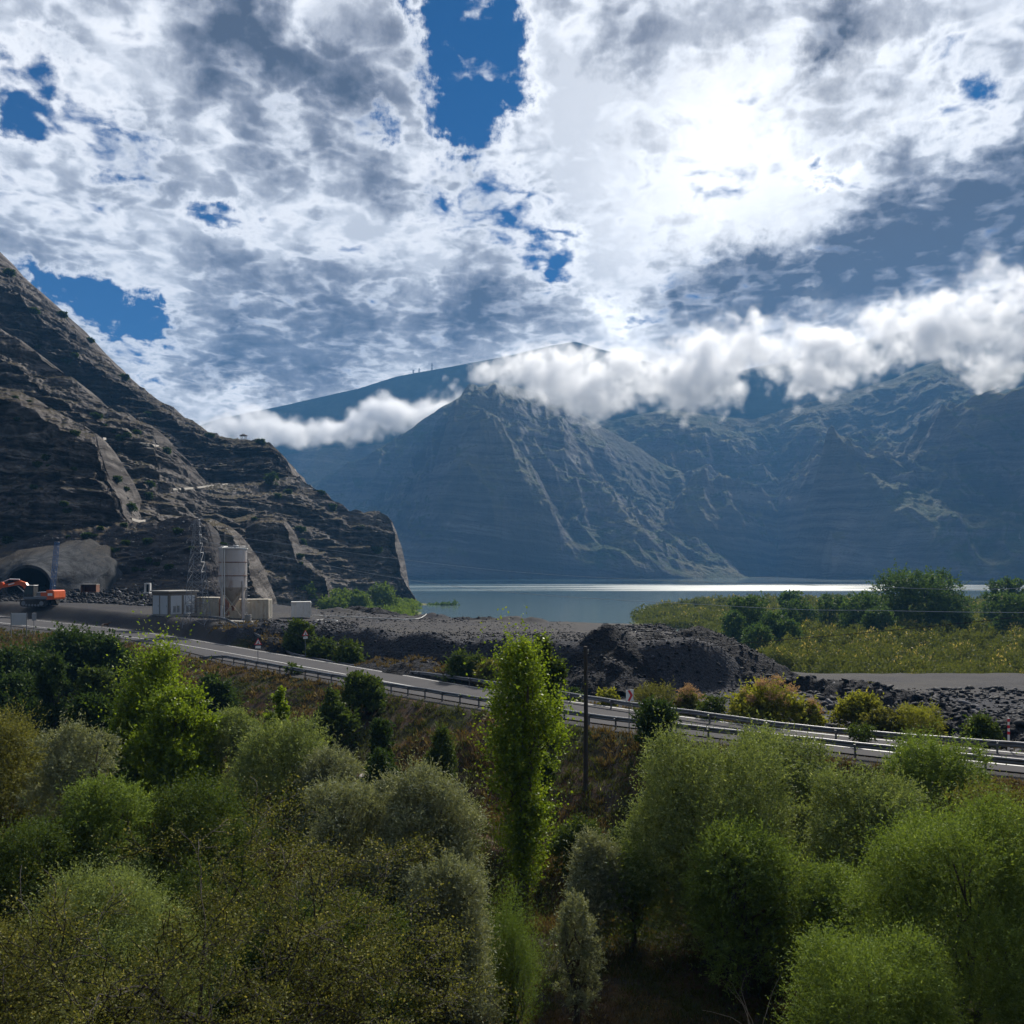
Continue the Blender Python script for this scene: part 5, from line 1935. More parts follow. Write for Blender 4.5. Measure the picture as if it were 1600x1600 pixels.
def shoots(lobes, n, rg, k, slen, L, W, up=.5, droop=.0, jit=.35, inner=.45, spread=.75, zmin=.05):
    """leafy shoots growing out through the skin of each lobe"""
    lobes = np.array(lobes, float)
    area = (lobes[:, 3] * lobes[:, 5]) ** 1.0
    idx = rg.choice(len(lobes), n, p=area / area.sum())
    c, r = lobes[idx, :3], lobes[idx, 3:6]
    d = rg.normal(size=(n, 3))
    d[:, 2] = np.where(rg.random(n) < .65, np.abs(d[:, 2]), d[:, 2])
    d = unit(d)
    rad = inner + (1.02 - inner) * rg.random(n) ** .45
    st = c + d * r * rad[:, None]
    g = unit(d * np.array([1, 1, .8]) + np.array([0, 0, up]) + rg.normal(size=(n, 3)) * jit)
    ln = slen * rg.uniform(.45, 1.25, n) * (1 + 2.4 * rg.random(n) ** 7)
    t = (np.arange(k) + rg.random((n, k))) / k
    bend = np.array([0, 0, -droop])
    pos = st[:, None] + g[:, None] * (t * ln[:, None])[..., None] + bend * (t ** 2 * ln[:, None])[..., None]
    ld = unit(g[:, None] * .8 + rg.normal(size=(n, k, 3)) * spread + np.array([0, 0, -.15 - droop]))
    pos, ld = pos.reshape(-1, 3), ld.reshape(-1, 3)
    base = np.repeat(rg.random(n), k)
    rn = np.clip(base * .5 + rg.random(n * k) * .5, 0, 1)
    ok = pos[:, 2] > zmin
    pos, ld, rn = pos[ok], ld[ok], rn[ok]
    m_ = len(pos)
    s = rg.uniform(.6, 1.25, m_)
    return pos, ld, L * s, W * s, rn


def limb_path(a, b, rg, n=5, wob=.12, sag=.15):
    a, b = Vector(a), Vector(b)
    L = (b - a).length
    out = []
    for i in range(n + 1):
        t_ = i / n
        p = a.lerp(b, t_)
        p.z += math.sin(math.pi * t_) * L * sag * .5
        if 0 < i < n:
            p += Vector(rg.normal(size=3)) * L * wob * .35
        out.append(p)
    return out


def stems(name, lobes, R0, rg, mat, parent, ns=None, twigs=3):
    """trunk with limbs running to every lobe and twigs inside it"""
    mb = MB()
    ls = sorted(lobes, key=lambda l: -l[3] * l[5])
    fork = Vector((0, 0, max(.3, min(l[2] - l[5] for l in ls[:1]) * .9 + .3)))
    mb.tube([(0, 0, -.5), (0.03, 0, fork.z * .5), fork], [R0 * 1.25, R0, R0 * .9], 8)
    for l in ls[:(ns or 14)]:
        c = Vector(l[:3])
        pa = limb_path(fork * (.4 + .6 * rg.random()), c + Vector((0, 0, l[5] * .3)), rg)
        r0 = R0 * rg.uniform(.35, .6)
        mb.tube(pa, [r0 * (1 - .75 * i / 5) for i in range(6)], 6)
        for _ in range(twigs):
            d = Vector(rg.normal(size=3)).normalized()
            d.z = abs(d.z)
            q = c + Vector((d.x * l[3], d.y * l[4], d.z * l[5])) * .85
            st = pa[int(rg.integers(2, 5))]
            pb = limb_path(st, q, rg, 4, .1, .1)
            mb.tube(pb, [r0 * .35 * (1 - .8 * i / 4) for i in range(5)], 4)
    return mb.build(name, mat, parent, True)


LIGHTK = 2.1


def bushy(kind, px, top, hw, D, mat, label, cat, group, seed, k=1.3, form='round', lw=.32, lpx=3.5, up=.5, droop=.0, base=None, trunkR=None,
          nl=14, slen=None, jit=.35, bark='bark', dens=1.0, spread=.75, hmin=None, flat=1.0, inner=.62):
    """a tree or shrub whose top reaches row `top` and whose crown is 2*hw pixels wide at depth D"""
    rg = np.random.default_rng(seed)
    x = (px - 800) / F * D
    zb = gz(x, D) if base is None else base
    H = EYE - (top - HZ) / F * D - zb
    if hmin:
        H = max(H, hmin)
    R = hw * D / F
    root = empty(kind, (x, D, zb))
    tag(root, label, cat, group)
    lobes = []
    if form == 'round':
        z0 = 0.1
        zc_, rz_ = H * .50, H * .47
        lobes.append((0, 0, zc_, R * .66, R * .66 * flat, rz_ * .86))
        nn = int(nl * 1.9)
        for i in range(nn):
            a = 2 * math.pi * (i * .618034 + rg.random() * .2)
            zf = -0.92 + 1.76 * (i + .5) / nn
            rr = math.sqrt(max(.04, 1 - max(zf, -.45) ** 2 * .9))
            s = rg.uniform(.16, .40) * (1.15 if zf < 0 else 1)
            rr *= rg.uniform(.78, 1.16)
            lobes.append((math.cos(a) * R * .78 * rr, math.sin(a) * R * .78 * rr * flat, zc_ + zf * rz_ * .86,
                          R * s, R * s, min(R, rz_) * s * rg.uniform(.9, 1.3)))
        lobes = [(l[0], l[1], min(l[2], H * .99 - l[5]), *l[3:]) for l in lobes]
    elif form == 'spread':      # several rounded domes side by side
        for i in range(nl):
            a = rg.uniform(0, 2 * math.pi)
            q = rg.random() ** .5
            s = rg.uniform(.32, .5)
            hh = H * (1 - .45 * q ** 2) * rg.uniform(.75, 1.0)
            lobes.append((math.cos(a) * R * .72 * q, math.sin(a) * R * .72 * q * flat, hh * .55, R * s, R * s, hh * .45))
    elif form == 'poplar':      # narrow, ascending, made of many upright sprays
        for i in range(nl * 4):
            t_ = (i + rg.random()) / (nl * 4)
            w_ = np.interp(t_, [0, .25, .42, .75, .90, 1], [.38, .50, .90, 1.0, .68, .16])
            a = 2 * math.pi * rg.random()
            s = rg.uniform(.20, .34) * (.55 + .45 * w_)
            q = w_ * rg.uniform(.25, .80)
            zz = H * (.05 + .93 * t_)
            lobes.append((math.cos(a) * R * q, math.sin(a) * R * q, min(zz, H - R * s * 1.7), R * s, R * s, R * s * rg.uniform(1.4, 2.6)))
    elif form == 'sprigs':      # loose young poplars: several spires
        for i in range(nl):
            a = rg.uniform(0, 2 * math.pi)
            q = rg.random() ** .6
            hh = H * (1 - .5 * q) * rg.uniform(.7, 1.0)
            cx_, cy_ = math.cos(a) * R * .75 * q, math.sin(a) * R * .75 * q
            for m_ in range(4):
                t_ = (m_ + .6) / 4
                lobes.append((cx_, cy_, hh * t_ * .92, R * .26 * (1.15 - t_ * .7), R * .26 * (1.15 - t_ * .7), hh * .15))
    pxm = F * .64 / D
    Lf = lpx / pxm
    A = (2 * R * pxm) * (H * pxm)
    n = int(A * k * dens * LIGHTK)
    n = max(n, 500)
    kk = 9
    pos, ld, LL, WW, rn = shoots(lobes, n // kk, rg, kk, slen or R * .20, Lf, Lf * lw, up, droop, jit, inner=inner, spread=spread)
    leafmesh('crown', pos, ld, LL, WW, rn, mat, root)
    stems('trunk', lobes, trunkR or max(.05, H * .022), rg, M[bark], root)
    return root


RAV = 'trees and willows in the ravine below the road'
EMB = 'shrubs along the embankment and verge'
B = bushy
# --- ravine, from the far side to the near one
B('poplar_tree', 240, 968, 70, 47, M['poplar'], 'broad bright yellow-green young poplar rising past the road', 'tree', RAV, 11, k=1.9, form='sprigs', lw=.75, lpx=3.0, nl=15, up=.9, slen=1.1, spread=1.0)
B('poplar_tree', 205, 1040, 48, 45, M['poplar'], 'lower leafy poplar shoot left of the broad bright one', 'tree', RAV, 12, k=1.6, form='sprigs', lw=.75, lpx=3.0, nl=8, up=.8, spread=1.0)
B('poplar_tree', 275, 1060, 55, 43, M['poplar'], 'thick lower poplar mass under the broad bright one', 'tree', RAV, 13, k=1.8, form='round', lw=.75, lpx=3.0, nl=12, up=.8, spread=1.0)
B('poplar_tree', 435, 1078, 22, 46, M['poplar'], 'slim small poplar tip above the grey-green willows', 'tree', RAV, 14, k=1.9, form='poplar', lw=.75, lpx=2.8, nl=8, up=.9, spread=1.0)
B('poplar_tree', 818, 1022, 55, 38, M['poplar'], 'tall columnar bright poplar in the middle before the road', 'tree', RAV, 15, k=1.0, form='poplar', lw=.78, lpx=3.0, nl=11, up=.9, spread=1.0, slen=.8)
B('poplar_tree', 842, 1003, 40, 46, M['midbush'], 'darker poplar behind the tall columnar one', 'tree', RAV, 16, k=1.8, form='poplar', lw=.75, lpx=2.9, nl=8, up=.8, spread=1.0)
B('willow_tree', 10, 1082, 84, 33, M['olive'], 'olive dome-shaped willow at the left edge', 'tree', RAV, 18, lpx=3.2)
B('willow_tree', 115, 1096, 62, 31, M['silver'], 'grey leafed willow between the olive dome and the poplars', 'tree', RAV, 19)
B('willow_tree', 165, 1190, 70, 28, M['green'], 'dim green willow under the grey one on the left', 'tree', RAV, 20)
B('willow_tree', 360, 1092, 46, 45, M['willow'], 'small round grey-green willow right of the broad poplar', 'tree', RAV, 21)
B('willow_tree', 440, 1112, 78, 40, M['willow'], 'wide pale willow under the slim poplar tip', 'tree', RAV, 22)
B('willow_tree', 520, 1150, 50, 38, M['silver'], 'grey willow shoulder beside the wide pale one', 'tree', RAV, 23)
B('willow_tree', 310, 1200, 90, 30, M['midbush'], 'shadowed green tree behind the bare-limbed hawthorn', 'tree', RAV, 24)
B('silver_willow', 660, 1160, 92, 26, M['silver'], 'large silver-grey willow right of the hawthorn', 'tree', RAV, 25, k=1.7)
B('silver_willow', 560, 1190, 80, 27, M['silver'], 'silver-grey willow half behind the hawthorn twigs', 'tree', RAV, 26)
B('silver_willow', 700, 1310, 72, 23, M['silver'], 'drooping lower silver willow next to the dark hollow', 'tree', RAV, 27, k=1.6)
B('willow_tree', 1110, 1142, 112, 32, M['willow'], 'great domed grey-green willow in the middle right', 'tree', RAV, 28, k=1.7, nl=18)
B('willow_tree', 1160, 1270, 95, 29, M['green'], 'dark lower willow mass under the great dome', 'tree', RAV, 29)
B('willow_tree', 1212, 1134, 84, 38, M['willow'], 'rounded willow just behind the great dome, nearer the road', 'tree', RAV, 30, k=1.6)
B('willow_tree', 925, 1282, 60, 32, M['silver'], 'low grey willow bush left of the great dome', 'shrub', RAV, 31, form='spread', nl=9)
B('willow_tree', 900, 1375, 34, 27, M['silver'], 'small silver sprig bush at the edge of the dark hollow', 'shrub', RAV, 32, nl=10, dens=.7)
B('willow_tree', 990, 1300, 60, 32, M['green'], 'shadowed green bush against the great dome', 'shrub', RAV, 33, form='spread', nl=9)
B('willow_tree', 1350, 1185, 92, 31, M['willow'], 'glossy grey-green willow left of the near giant', 'tree', RAV, 34, k=1.6)
B('willow_tree', 1465, 1156, 74, 38, M['green'], 'fresh green domed bush close under the guardrail on the right', 'shrub', RAV, 35, k=1.6, up=.9)
B('willow_tree', 1310, 1330, 62, 27, M['green'], 'lower dark green willow between the dome and the giant', 'tree', RAV, 36)
B('willow_tree', 1500, 1255, 140, 23, M['green'], 'giant feathery willow at the right edge, nearest to us', 'tree', RAV, 37, k=1.6, nl=20, up=.7)
B('willow_tree', 1620, 1300, 110, 25, M['willow'], 'willow cut off by the right edge behind the giant', 'tree', RAV, 38)
B('willow_tree', 1355, 1462, 115, 19.5, M['green'], 'low round willow bush in the bottom right', 'shrub', RAV, 39, k=1.5)
B('willow_tree', 1560, 1210, 70, 34, M['olive'], 'thin olive bush beyond the giant near the road edge', 'shrub', RAV, 40, dens=.8)
B('tamarisk_bush', 795, 1385, 42, 25, M['shore'], 'soft feathery bright green bush by the dark hollow', 'shrub', RAV, 41, k=1.2, lw=.16, up=1.6, form='spread', nl=16, slen=.9)
B('willow_tree', 180, 1345, 125, 19, M['willow'], 'pale willow behind the hawthorn stems, bottom left', 'tree', RAV, 42, k=1.4)
B('willow_tree', -20, 1420, 90, 17, M['olive'], 'dull olive bush in the bottom left corner', 'shrub', RAV, 43)
B('willow_tree', 560, 1400, 90, 21, M['midbush'], 'shadowy bush under the silver willows', 'shrub', RAV, 44)
B('scrub_bush', 440, 1390, 110, 22.5, M['bush'], 'dark thicket seen through the middle of the hawthorn', 'shrub', RAV, 46, form='spread', nl=12)
B('scrub_bush', 300, 1335, 80, 24.5, M['midbush'], 'dim thicket behind the hawthorn, left of its middle', 'shrub', RAV, 47, form='spread', nl=12)
B('willow_tree', 45, 1260, 90, 26, M['midbush'], 'dark bush below the olive dome at left', 'shrub', RAV, 45)
# --- dark scrub on the bank
B('scrub_bush', 118, 972, 62, 82, M['bush'], 'big dark green bush hump before the road at left', 'shrub', EMB, 51, k=2.2, form='spread', nl=14, lw=.6, base=None)
B('scrub_bush', 45, 1000, 62, 76, M['bush'], 'dark bush spreading left of the big hump', 'shrub', EMB, 52, k=2.0, form='spread', nl=12, lw=.6)
B('scrub_bush', 172, 992, 26, 80, M['bush'], 'small dark bush right of the big hump', 'shrub', EMB, 53, k=2.2, lw=.6)
B('scrub_bush', 20, 1040, 60, 62, M['bush'], 'near-black bush lower down at the left edge', 'shrub', EMB, 54, k=1.8, form='spread', nl=10, lw=.6)
B('juniper_bush', 84, 1028, 26, 60, M['bush'], 'pointed dark juniper below the big hump', 'shrub', EMB, 55, k=2.0, form='poplar', nl=7, lw=.4)
B('scrub_bush', 150, 1036, 30, 62, M['midbush'], 'roundish mid green bush right of the juniper', 'shrub', EMB, 56, k=1.8, lw=.6)
B('scrub_bush', 145, 1076, 32, 55, M['bush'], 'dark round bush above the grey leafed willow', 'shrub', EMB, 57, k=1.8, lw=.6)
B('scrub_bush', 330, 1035, 38, 68, M['bush'], 'dark bush by the end of the near guardrail', 'shrub', EMB, 58, k=1.6, form='spread', nl=8, lw=.6)
B('scrub_bush', 572, 1052, 30, 66, M['midbush'], 'leafy bush standing up through the near guardrail', 'shrub', EMB, 59, k=1.9, lw=.6)
B('scrub_bush', 520, 1078, 32, 62, M['midbush'], 'yellowish bush left of the guardrail bush', 'shrub', EMB, 60, k=1.6, form='spread', nl=8, lw=.6)
B('scrub_bush', 460, 1040, 12, 80, M['midbush'], 'wispy sapling poking above the near guardrail', 'shrub', EMB, 61, k=1.2, lw=.5, nl=6)
B('scrub_bush', 1026, 1092, 30, 50, M['bush'], 'dark upright bush beside the chevron board', 'shrub', EMB, 62, k=1.9, lw=.5)
B('scrub_bush', 595, 1115, 18, 54, M['bush'], 'low dark bush beside the pale boulders', 'shrub', EMB, 63, k=1.5, lw=.5)
B('scrub_bush', 690, 1125, 26, 52, M['midbush'], 'low grey-green tuft on the slope left of the column poplar', 'shrub', EMB, 64, k=1.4, form='spread', nl=6)
B('scrub_bush', 900, 1250, 40, 40, M['midbush'], 'green scrub at the foot of the slope below the pole', 'shrub', EMB, 65, k=1.5, form='spread', nl=8)
B('scrub_bush', 1000, 1260, 40, 42, M['midbush'], 'green scrub at the slope foot right of the pole', 'shrub', EMB, 66, k=1.5, form='spread', nl=8)
B('scrub_bush', 1310, 1230, 36, 38, M['yellow'], 'yellow-green scrub between the two rounded willows', 'shrub', EMB, 67, k=1.5, form='spread', nl=8)
B('scrub_bush', 600, 1150, 30, 48, M['bush'], 'dark scrub above the silver willow', 'shrub', EMB, 68, k=1.5, form='spread', nl=6)
# --- far verge
B('roadside_bush', 468, 968, 20, 101, M['midbush'], 'rounded green bush beside the half hidden warning triangle', 'shrub', EMB, 71, k=2.2, lw=.5)
B('roadside_bush', 500, 996, 26, 97, M['midbush'], 'low bushes behind the lake-side guardrail, furthest left', 'shrub', EMB, 72, k=1.8, form='spread', nl=7, lw=.5)
B('roadside_bush', 548, 998, 26, 92, M['midbush'], 'low bush against the long black bank', 'shrub', EMB, 73, k=1.8, form='spread', nl=7, lw=.5)
B('roadside_bush', 730, 1012, 34, 77, M['midbush'], 'feathery olive bush left of the column poplar', 'shrub', EMB, 74, k=1.9, form='spread', nl=9, lw=.4, up=.9)
B('roadside_bush', 765, 1032, 28, 74, M['olive'], 'low olive bush tucked beside the column poplar', 'shrub', EMB, 75, k=1.7, form='spread', nl=7, lw=.4)
B('roadside_bush', 895, 1076, 14, 66, M['bush'], 'small dark bush behind the rail left of the pole', 'shrub', EMB, 76, k=1.8)
B('roadside_bush', 950, 1076, 16, 64, M['yellow'], 'small yellow-green bush between the pole and the chevron', 'shrub', EMB, 77, k=1.8, lw=.5)
B('roadside_bush', 1022, 1072, 32, 62, M['olive'], 'soft olive shrub behind the chevron board', 'shrub', EMB, 78, k=1.9, lw=.2, up=1.0)
B('roadside_bush', 1112, 1086, 20, 58, M['midbush'], 'green bush below the big mound', 'shrub', EMB, 79, k=1.8)
B('roadside_bush', 1345, 1078, 40, 56, M['yellow'], 'yellow-green bush before the broken rock bank', 'shrub', EMB, 80, k=1.9, form='spread', nl=10, lw=.5)
B('roadside_bush', 1385, 1105, 34, 53, M['olive'], 'mustard bush leaning on the guardrail', 'shrub', EMB, 81, k=1.9, form='spread', nl=8, lw=.5)
B('roadside_bush', 1438, 1104, 34, 52, M['yellow'], 'feathery yellow bush right of the mustard one', 'shrub', EMB, 82, k=1.9, lw=.2, up=1.0)
B('roadside_bush', 1540, 1108, 32, 50, M['midbush'], 'green bush beside the red and white marker', 'shrub', EMB, 83, k=1.9, form='spread', nl=8, lw=.5)
B('roadside_bush', 1345, 1135, 20, 49, M['midbush'], 'small green bush hanging over the lake-side rail', 'shrub', EMB, 84, k=1.6, nl=7)


def smokebush(px, top, hw, D, label, seed, plumes):
    r_ = bushy('smoke_bush', px, top + 6, hw, D, M['yellow'] if seed % 2 else M['olive'], label, 'shrub', EMB, seed, k=1.8, form='spread', nl=11, lw=.6)
    rg = np.random.default_rng(seed)
    H = EYE - (top - HZ) / F * D - r_.location.z
    R = hw * D / F
    lob = []
    for i in range(plumes):
        a, q = rg.uniform(0, 6.28), rg.random() ** .5
        lob.append((math.cos(a) * R * .85 * q, math.sin(a) * R * .85 * q, H * (1 - .40 * q * q) * rg.uniform(.88, 1.0), .20, .20, .26))
    pos, ld, LL, WW, rn = shoots(lob, plumes * 38, rg, 4, .12, .07, .045, .3, inner=.1)
    leafmesh('plumes', pos, ld, LL, WW, rn, M['plume'], r_)
    return r_


smokebush(1205, 1058, 58, 57, 'wide smoke bush with pinkish plumes above the guardrail', 91, 46)
smokebush(1078, 1072, 24, 61, 'small smoke bush with pale pink plumes below the big mound', 92, 16)
smokebush(1262, 1090, 24, 56, 'low tawny smoke bush at the right foot of the wide one', 93, 12)

# --- trees on the marsh and the shore
MAR = 'round trees on the marsh by the lake'
for i, (px, top, hw, D, lab, k) in enumerate((
        (1438, 893, 63, 196, 'largest dark round tree on the marsh', 2.4), (1350, 924, 34, 190, 'dark tree touching the largest one on its left', 2.2), (1375, 945, 24, 180, 'low dark tree in front between the two big ones', 2.2),
        (1304, 930, 24, 215, 'dark green bush-like tree midway along the marsh', 2.0), (1236, 919, 17, 250, 'small round tree standing alone against the lake glint', 2.0),
        (1172, 928, 28, 185, 'round dark tree above the inlet', 2.2), (1146, 950, 18, 172, 'low dark tree overhanging the inlet', 2.0), (1208, 953, 22, 168, 'lower round tree right of the inlet', 2.0),
        (1244, 936, 24, 210, 'pale green round tree behind the small marsh domes', 2.0), (1228, 967, 20, 165, 'small pale dome bush in the reeds', 2.0),
        (1570, 898, 28, 215, 'dark tree at right standing highest beyond its neighbour', 2.2), (1592, 925, 36, 180, 'rounded tree cut by the right edge', 2.2), (1185, 975, 22, 160, 'dark low dome at the water edge of the inlet', 2.0),
        (1480, 940, 30, 188, 'darker shoulder of foliage right of the largest tree', 2.0), (1640, 905, 40, 210, 'marsh tree just past the right edge', 1.5))):
    bushy('marsh_tree', px, top, hw, D, M['farwood'], lab, 'tree', MAR, 500 + i, k=k, nl=20, lw=.5, lpx=2.6, bark='bark_dark', base=.3, slen=hw * D / F * .13)
SHO = 'willows at the foot of the cliffs'
for i, (px, top, hw, D, lab) in enumerate(((508, 924, 18, 300, 'leftmost bright willow of the clump under the cliffs'), (530, 919, 18, 305, 'second bright willow of the cliff foot clump'), (553, 921, 16, 310, 'third bright willow of the cliff foot clump'),
                                           (478, 912, 14, 290, 'dark willow behind the white box'), (598, 913, 20, 330, 'tall green willow on its own at the cliff corner'), (518, 934, 20, 270, 'low pale willow in front of the clump'), (566, 928, 12, 305, 'small willow right of the clump'))):
    bushy('shore_willow', px, top, hw, D, M['shore'], lab, 'tree', SHO, 540 + i, k=2.4, nl=12, lw=.5, lpx=2.6, base=.3)
for i, (px, top, hw, D, lab) in enumerate(((702, 944, 14, 385, 'flooded bush in shallow water, right one'), (678, 947, 10, 388, 'flooded bush in shallow water, left one'))):
    bushy('drowned_bush', px, top, hw, D, M['farwood'], lab, 'shrub', 'bushes standing in the shallow water', 560 + i, k=1.6, nl=7, lw=.5, lpx=2.4, base=-.3)
# bushes on the hillside
for i, (px, py, hw, lab) in enumerate(((426, 757, 11, 'dark bush on the hill road under the cliff'), (205, 798, 8, 'small dark bush by the hairpin'), (472, 851, 5, 'tiny dark bush beside the second cliff'))):
    h_, n_ = on_hill(px, py)
    if h_ is not None:
        bushy('hillside_bush', px, py - hw * 1.5, hw, h_.y - hw * .5 * h_.y / F, M['bush'], lab, 'shrub', 'bushes on the rocky hillside', 570 + i, k=2.2, nl=8, lw=.6, lpx=2.4, base=h_.z - .3, slen=hw * h_.y / F * .15)
h_, n_ = on_hill(230, 560 + 90)
dot = bushy('hillside_shrub', 230, 650, 3.2, h_.y, M['bush'], 'small dark shrub dotted on the bare rocky hillside', 'shrub', 'small shrubs dotted over the hillside', 580, k=2.0, nl=6, lw=.6, lpx=2.4, base=h_.z - .2, hmin=1.6)
rr_ = random.Random(4)
cnt = 0
while cnt < 70:
    px, py = rr_.uniform(0, 640), rr_.uniform(420, 900)
    h_, n_ = on_hill(px, py)
    if h_ is None or n_.z < .25 or h_.y < 170:
        continue
    c_ = copy_tree(dot)
    c_.location = (h_.x, h_.y, h_.z - .25)
    k_ = rr_.uniform(.5, 1.25) * h_.y / 300
    c_.scale = (k_, k_, k_ * .85)
    c_.rotation_euler = (0, 0, rr_.uniform(0, 6.28))
    cnt += 1

# --- beds nobody could count
def patch_leaves(name, X, Y, Z, R, Hh, per, lpx, lw, mat, seed, up=1.0):
    rg = np.random.default_rng(seed)
    n = len(X)
    N = n * per
    ix = np.repeat(np.arange(n), per)
    d = unit(rg.normal(size=(N, 3)))
    d[:, 2] = np.abs(d[:, 2])
    rad = rg.random(N) ** .4
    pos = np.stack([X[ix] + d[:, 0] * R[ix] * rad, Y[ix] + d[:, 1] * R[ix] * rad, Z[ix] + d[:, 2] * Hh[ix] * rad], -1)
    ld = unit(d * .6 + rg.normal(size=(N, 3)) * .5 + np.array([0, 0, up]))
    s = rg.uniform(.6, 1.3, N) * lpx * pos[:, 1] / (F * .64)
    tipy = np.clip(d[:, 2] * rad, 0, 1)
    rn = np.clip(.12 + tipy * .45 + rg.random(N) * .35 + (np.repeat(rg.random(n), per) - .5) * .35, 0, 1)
    return tag(leafmesh(name, pos, ld, s, s * lw, rn, mat), kind='stuff')


rg = np.random.default_rng(77)
X, Y = in_view(1180, 1760, 104, 190, 900, rg)
ok = (sdpoly(X, Y, LAND) > -1) & (Y > 107)
X, Y = X[ok], Y[ok]
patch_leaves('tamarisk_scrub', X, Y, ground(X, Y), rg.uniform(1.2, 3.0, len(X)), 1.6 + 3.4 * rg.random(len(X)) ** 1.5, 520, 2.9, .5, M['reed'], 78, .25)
X, Y = in_view(1000, 1760, 185, 425, 1500, rg)
ok = sdpoly(X, Y, LAND) > -3
X, Y = X[ok], Y[ok]
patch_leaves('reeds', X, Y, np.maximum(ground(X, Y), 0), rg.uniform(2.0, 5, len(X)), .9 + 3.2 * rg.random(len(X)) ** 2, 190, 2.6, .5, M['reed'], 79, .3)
X, Y = in_view(480, 648, 215, 400, 420, rg)
ok = sdpoly(X, Y, WEST) > -2
X, Y = X[ok], Y[ok]
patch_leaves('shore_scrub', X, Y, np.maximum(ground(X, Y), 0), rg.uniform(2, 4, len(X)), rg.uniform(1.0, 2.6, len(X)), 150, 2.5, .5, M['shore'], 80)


def tufts(name, X, Y, h, blades, mat, seed, wpx=1.1):
    rg = np.random.default_rng(seed)
    n = len(X)
    N = n * blades
    ix = np.repeat(np.arange(n), blades)
    r = .16 * rg.random(N) ** .5
    a = rg.uniform(0, 6.28, N)
    bx, by = X[ix] + np.cos(a) * r, Y[ix] + np.sin(a) * r
    bz = np.repeat(surf(X, Y), blades) - .03
    dr = unit(np.stack([np.cos(a) * .5, np.sin(a) * .5, np.full(N, 1.0)], -1) + rg.normal(size=(N, 3)) * .3)
    L = h[ix] * rg.uniform(.5, 1.2, N)
    Wd = wpx * by / (F * .64)
    rn = np.clip(np.repeat(rg.random(n), blades) * .6 + rg.random(N) * .4, 0, 1)
    return tag(leafmesh(name, np.stack([bx, by, bz], -1), dr, L, Wd, rn, mat), kind='stuff')


def bank_points(n, seed, lo=.8, hi=22):
    rg = np.random.default_rng(seed)
    X, Y = in_view(-40, 1640, 34, 112, n, rg)
    dn = (ynear(X) - Y) * .72
    pat = fbm(X / 3.2, Y / 3.2, o=4, seed=88)
    return X, Y, dn, pat, rg


X, Y, dn, pat, rg = bank_points(52000, 81)
ok = (dn > 1.3) & (dn < 26) & (pat > -.15)
tufts('dry_grass', X[ok], Y[ok], rg.uniform(.12, .55, ok.sum()), 9, M['drygrass'], 82)
X, Y, dn, pat, rg = bank_points(40000, 83)
ok = (dn > 1.6) & (dn < 30) & (pat < .12)
tufts('green_grass', X[ok], Y[ok], rg.uniform(.10, .5, ok.sum()), 9, M['greengrass'], 84)
# verge beyond the road
rg = np.random.default_rng(85)
X, Y = in_view(300, 1640, 44, 110, 16000, rg)
df = (Y - yfar(X)) * .72
ok = (df > .9) & (df < 5.2) & (X > -38)
tufts('dry_grass', X[ok], Y[ok], rg.uniform(.15, .5, ok.sum()), 9, M['drygrass'], 86)
X, Y = in_view(-60, 80, 84, 108, 900, rg)
tufts('dry_grass', X, Y, rg.uniform(.15, .45, 900), 9, M['drygrass'], 87)
# meadow at our feet
X, Y = in_view(560, 1340, 21, 42, 12000, rg)
pat = fbm(X / 2.2, Y / 2.2, o=4, seed=90)
ok = pat > -.1
tufts('dry_grass', X[ok], Y[ok], rg.uniform(.06, .26, ok.sum()), 10, M['drygrass'], 88, .9)
ok = pat < .15
tufts('green_grass', X[ok], Y[ok], rg.uniform(.06, .3, ok.sum()), 10, M['greengrass'], 89, .9)


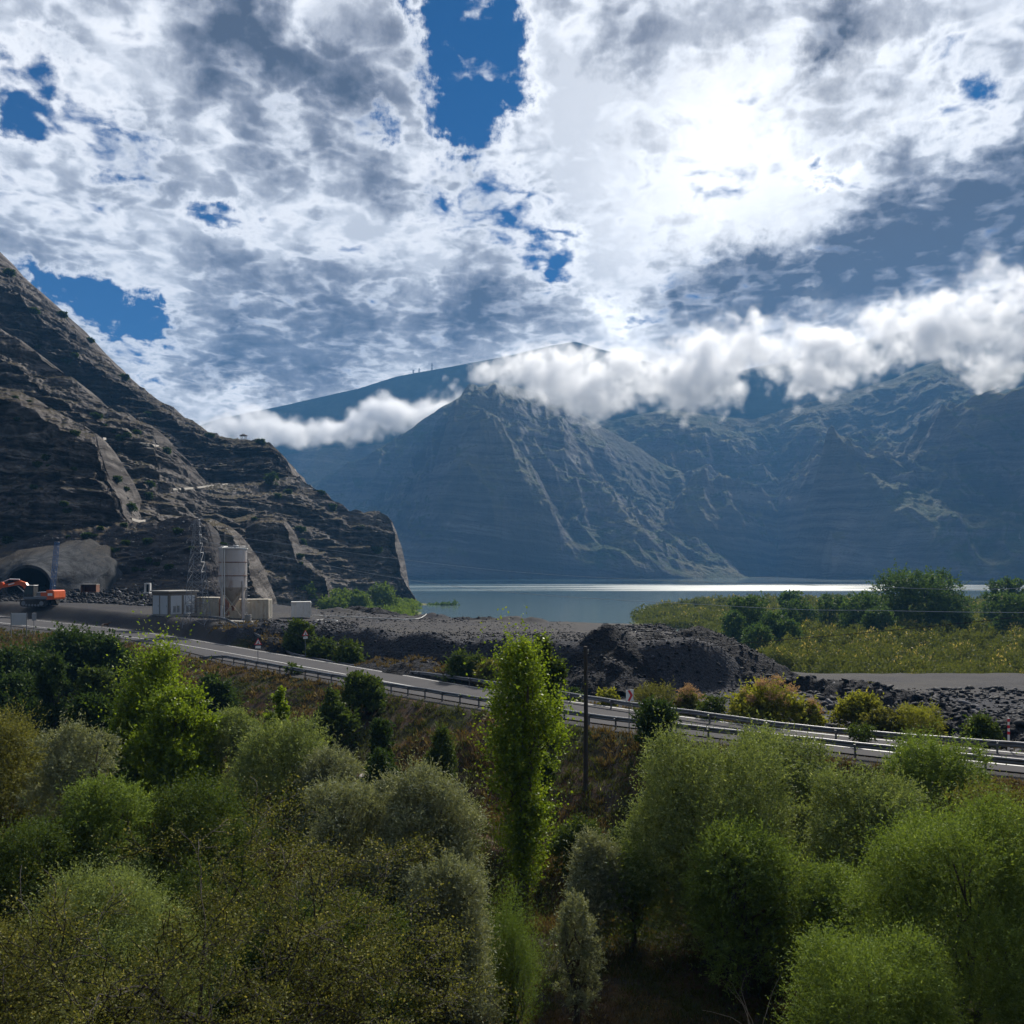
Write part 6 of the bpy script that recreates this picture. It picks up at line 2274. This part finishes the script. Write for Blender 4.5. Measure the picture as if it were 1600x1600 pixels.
# --- the bare-limbed hawthorn closest to us
def hawthorn(px, D, label, seed, reach, topz, kmat='hawthorn'):
    rg = random.Random(seed)
    x = (px - 800) / F * D
    zb = gz(x, D)
    root = empty('hawthorn_tree', (x, D, zb))
    tag(root, label, 'tree', RAV)
    mb = MB()
    tips = []
    H = topz - zb

    def grow(p, d, L, r, lev):
        n = 4
        pts, rs = [p.copy()], [r]
        for i in range(n):
            d = (d + Vector((rg.gauss(0, .20), rg.gauss(0, .20), rg.gauss(0, .12) + (.05 if lev < 2 else -.02)))).normalized()
            p = p + d * L / n
            pts.append(p.copy())
            rs.append(max(r * (1 - .45 * (i + 1) / n), .0075))
        mb.tube(pts, rs, 7 if lev < 2 else (4 if lev < 4 else 3), lev < 2)
        if lev >= 3 and p.z > H * .34:
            tips.append((pts[1], d.copy(), L))
            tips.append((pts[3], d.copy(), L))
        if lev < 5 and p.z < H * 1.05:
            for q in range(rg.choice((2, 3, 3)) if lev else 3):
                e = Vector((rg.gauss(0, 1), rg.gauss(0, 1), rg.gauss(0, .55))).normalized()
                nd = (d * 1.0 + e * .85).normalized()
                grow(pts[rg.randint(2, n)].copy(), nd, L * rg.uniform(.58, .80), rs[-1] * rg.uniform(.55, .8), lev + 1)
    for s in range(9):
        a = -1.15 + 2.3 * s / 8
        d = Vector((math.sin(a) * reach + rg.gauss(0, .08), rg.gauss(0, .35), 1.0 - .25 * abs(a))).normalized()
        grow(Vector((rg.gauss(0, .25), rg.gauss(0, .25), -.3)), d, H * .38 * rg.uniform(.9, 1.15), .14 * rg.uniform(.7, 1.2), 0)
    mb.build('trunk', M['bark_dark'], root, True)
    ng = np.random.default_rng(seed)
    T = np.array([(*t_[0], *t_[1], t_[2]) for t_ in tips])
    per = max(6, int(75000 / len(T)))
    ix = np.repeat(np.arange(len(T)), per)
    N = len(ix)
    t_ = ng.uniform(-.3, .6, N)[:, None]
    pos = T[ix, :3] + T[ix, 3:6] * t_ * T[ix, 6:7] + ng.normal(size=(N, 3)) * .07
    ld = unit(ng.normal(size=(N, 3)) + T[ix, 3:6] * .5)
    L = ng.uniform(.03, .062, N)
    leafmesh('crown', pos, ld, L, L * .62, ng.random(N), M[kmat], root)
    return root


hawthorn(400, 15.8, 'sprawling olive hawthorn with dark bare limbs filling the bottom left', 601, 1.05, 12.6)
hawthorn(150, 14.2, 'thin straggling hawthorn stems in the bottom left corner', 603, .55, 9.6)
# pale dead branch standing in the meadow
rg = random.Random(9)
mb = MB()
for s in range(6):
    p = Vector((0, 0, 0))
    d = Vector((rg.gauss(-.25, .35), rg.gauss(0, .3), 1)).normalized()
    pts = [p.copy()]
    for i in range(7):
        d = (d + Vector((rg.gauss(0, .22), rg.gauss(0, .22), rg.gauss(-.03, .1)))).normalized()
        p = p + d * .3
        pts.append(p.copy())
    mb.tube(pts, [.016 * (1 - i / 9) for i in range(8)], 4)
M['deadwood'] = plain('dead_wood', (.26, .21, .16), .9, var=.3)
o = mb.build('dead_branch', M['deadwood'])
D = 26.0
x = (1185 - 800) / F * D
o.location = (x, D, gz(x, D))
tag(o, 'leafless pale dead branches standing in the dark meadow', 'branch')
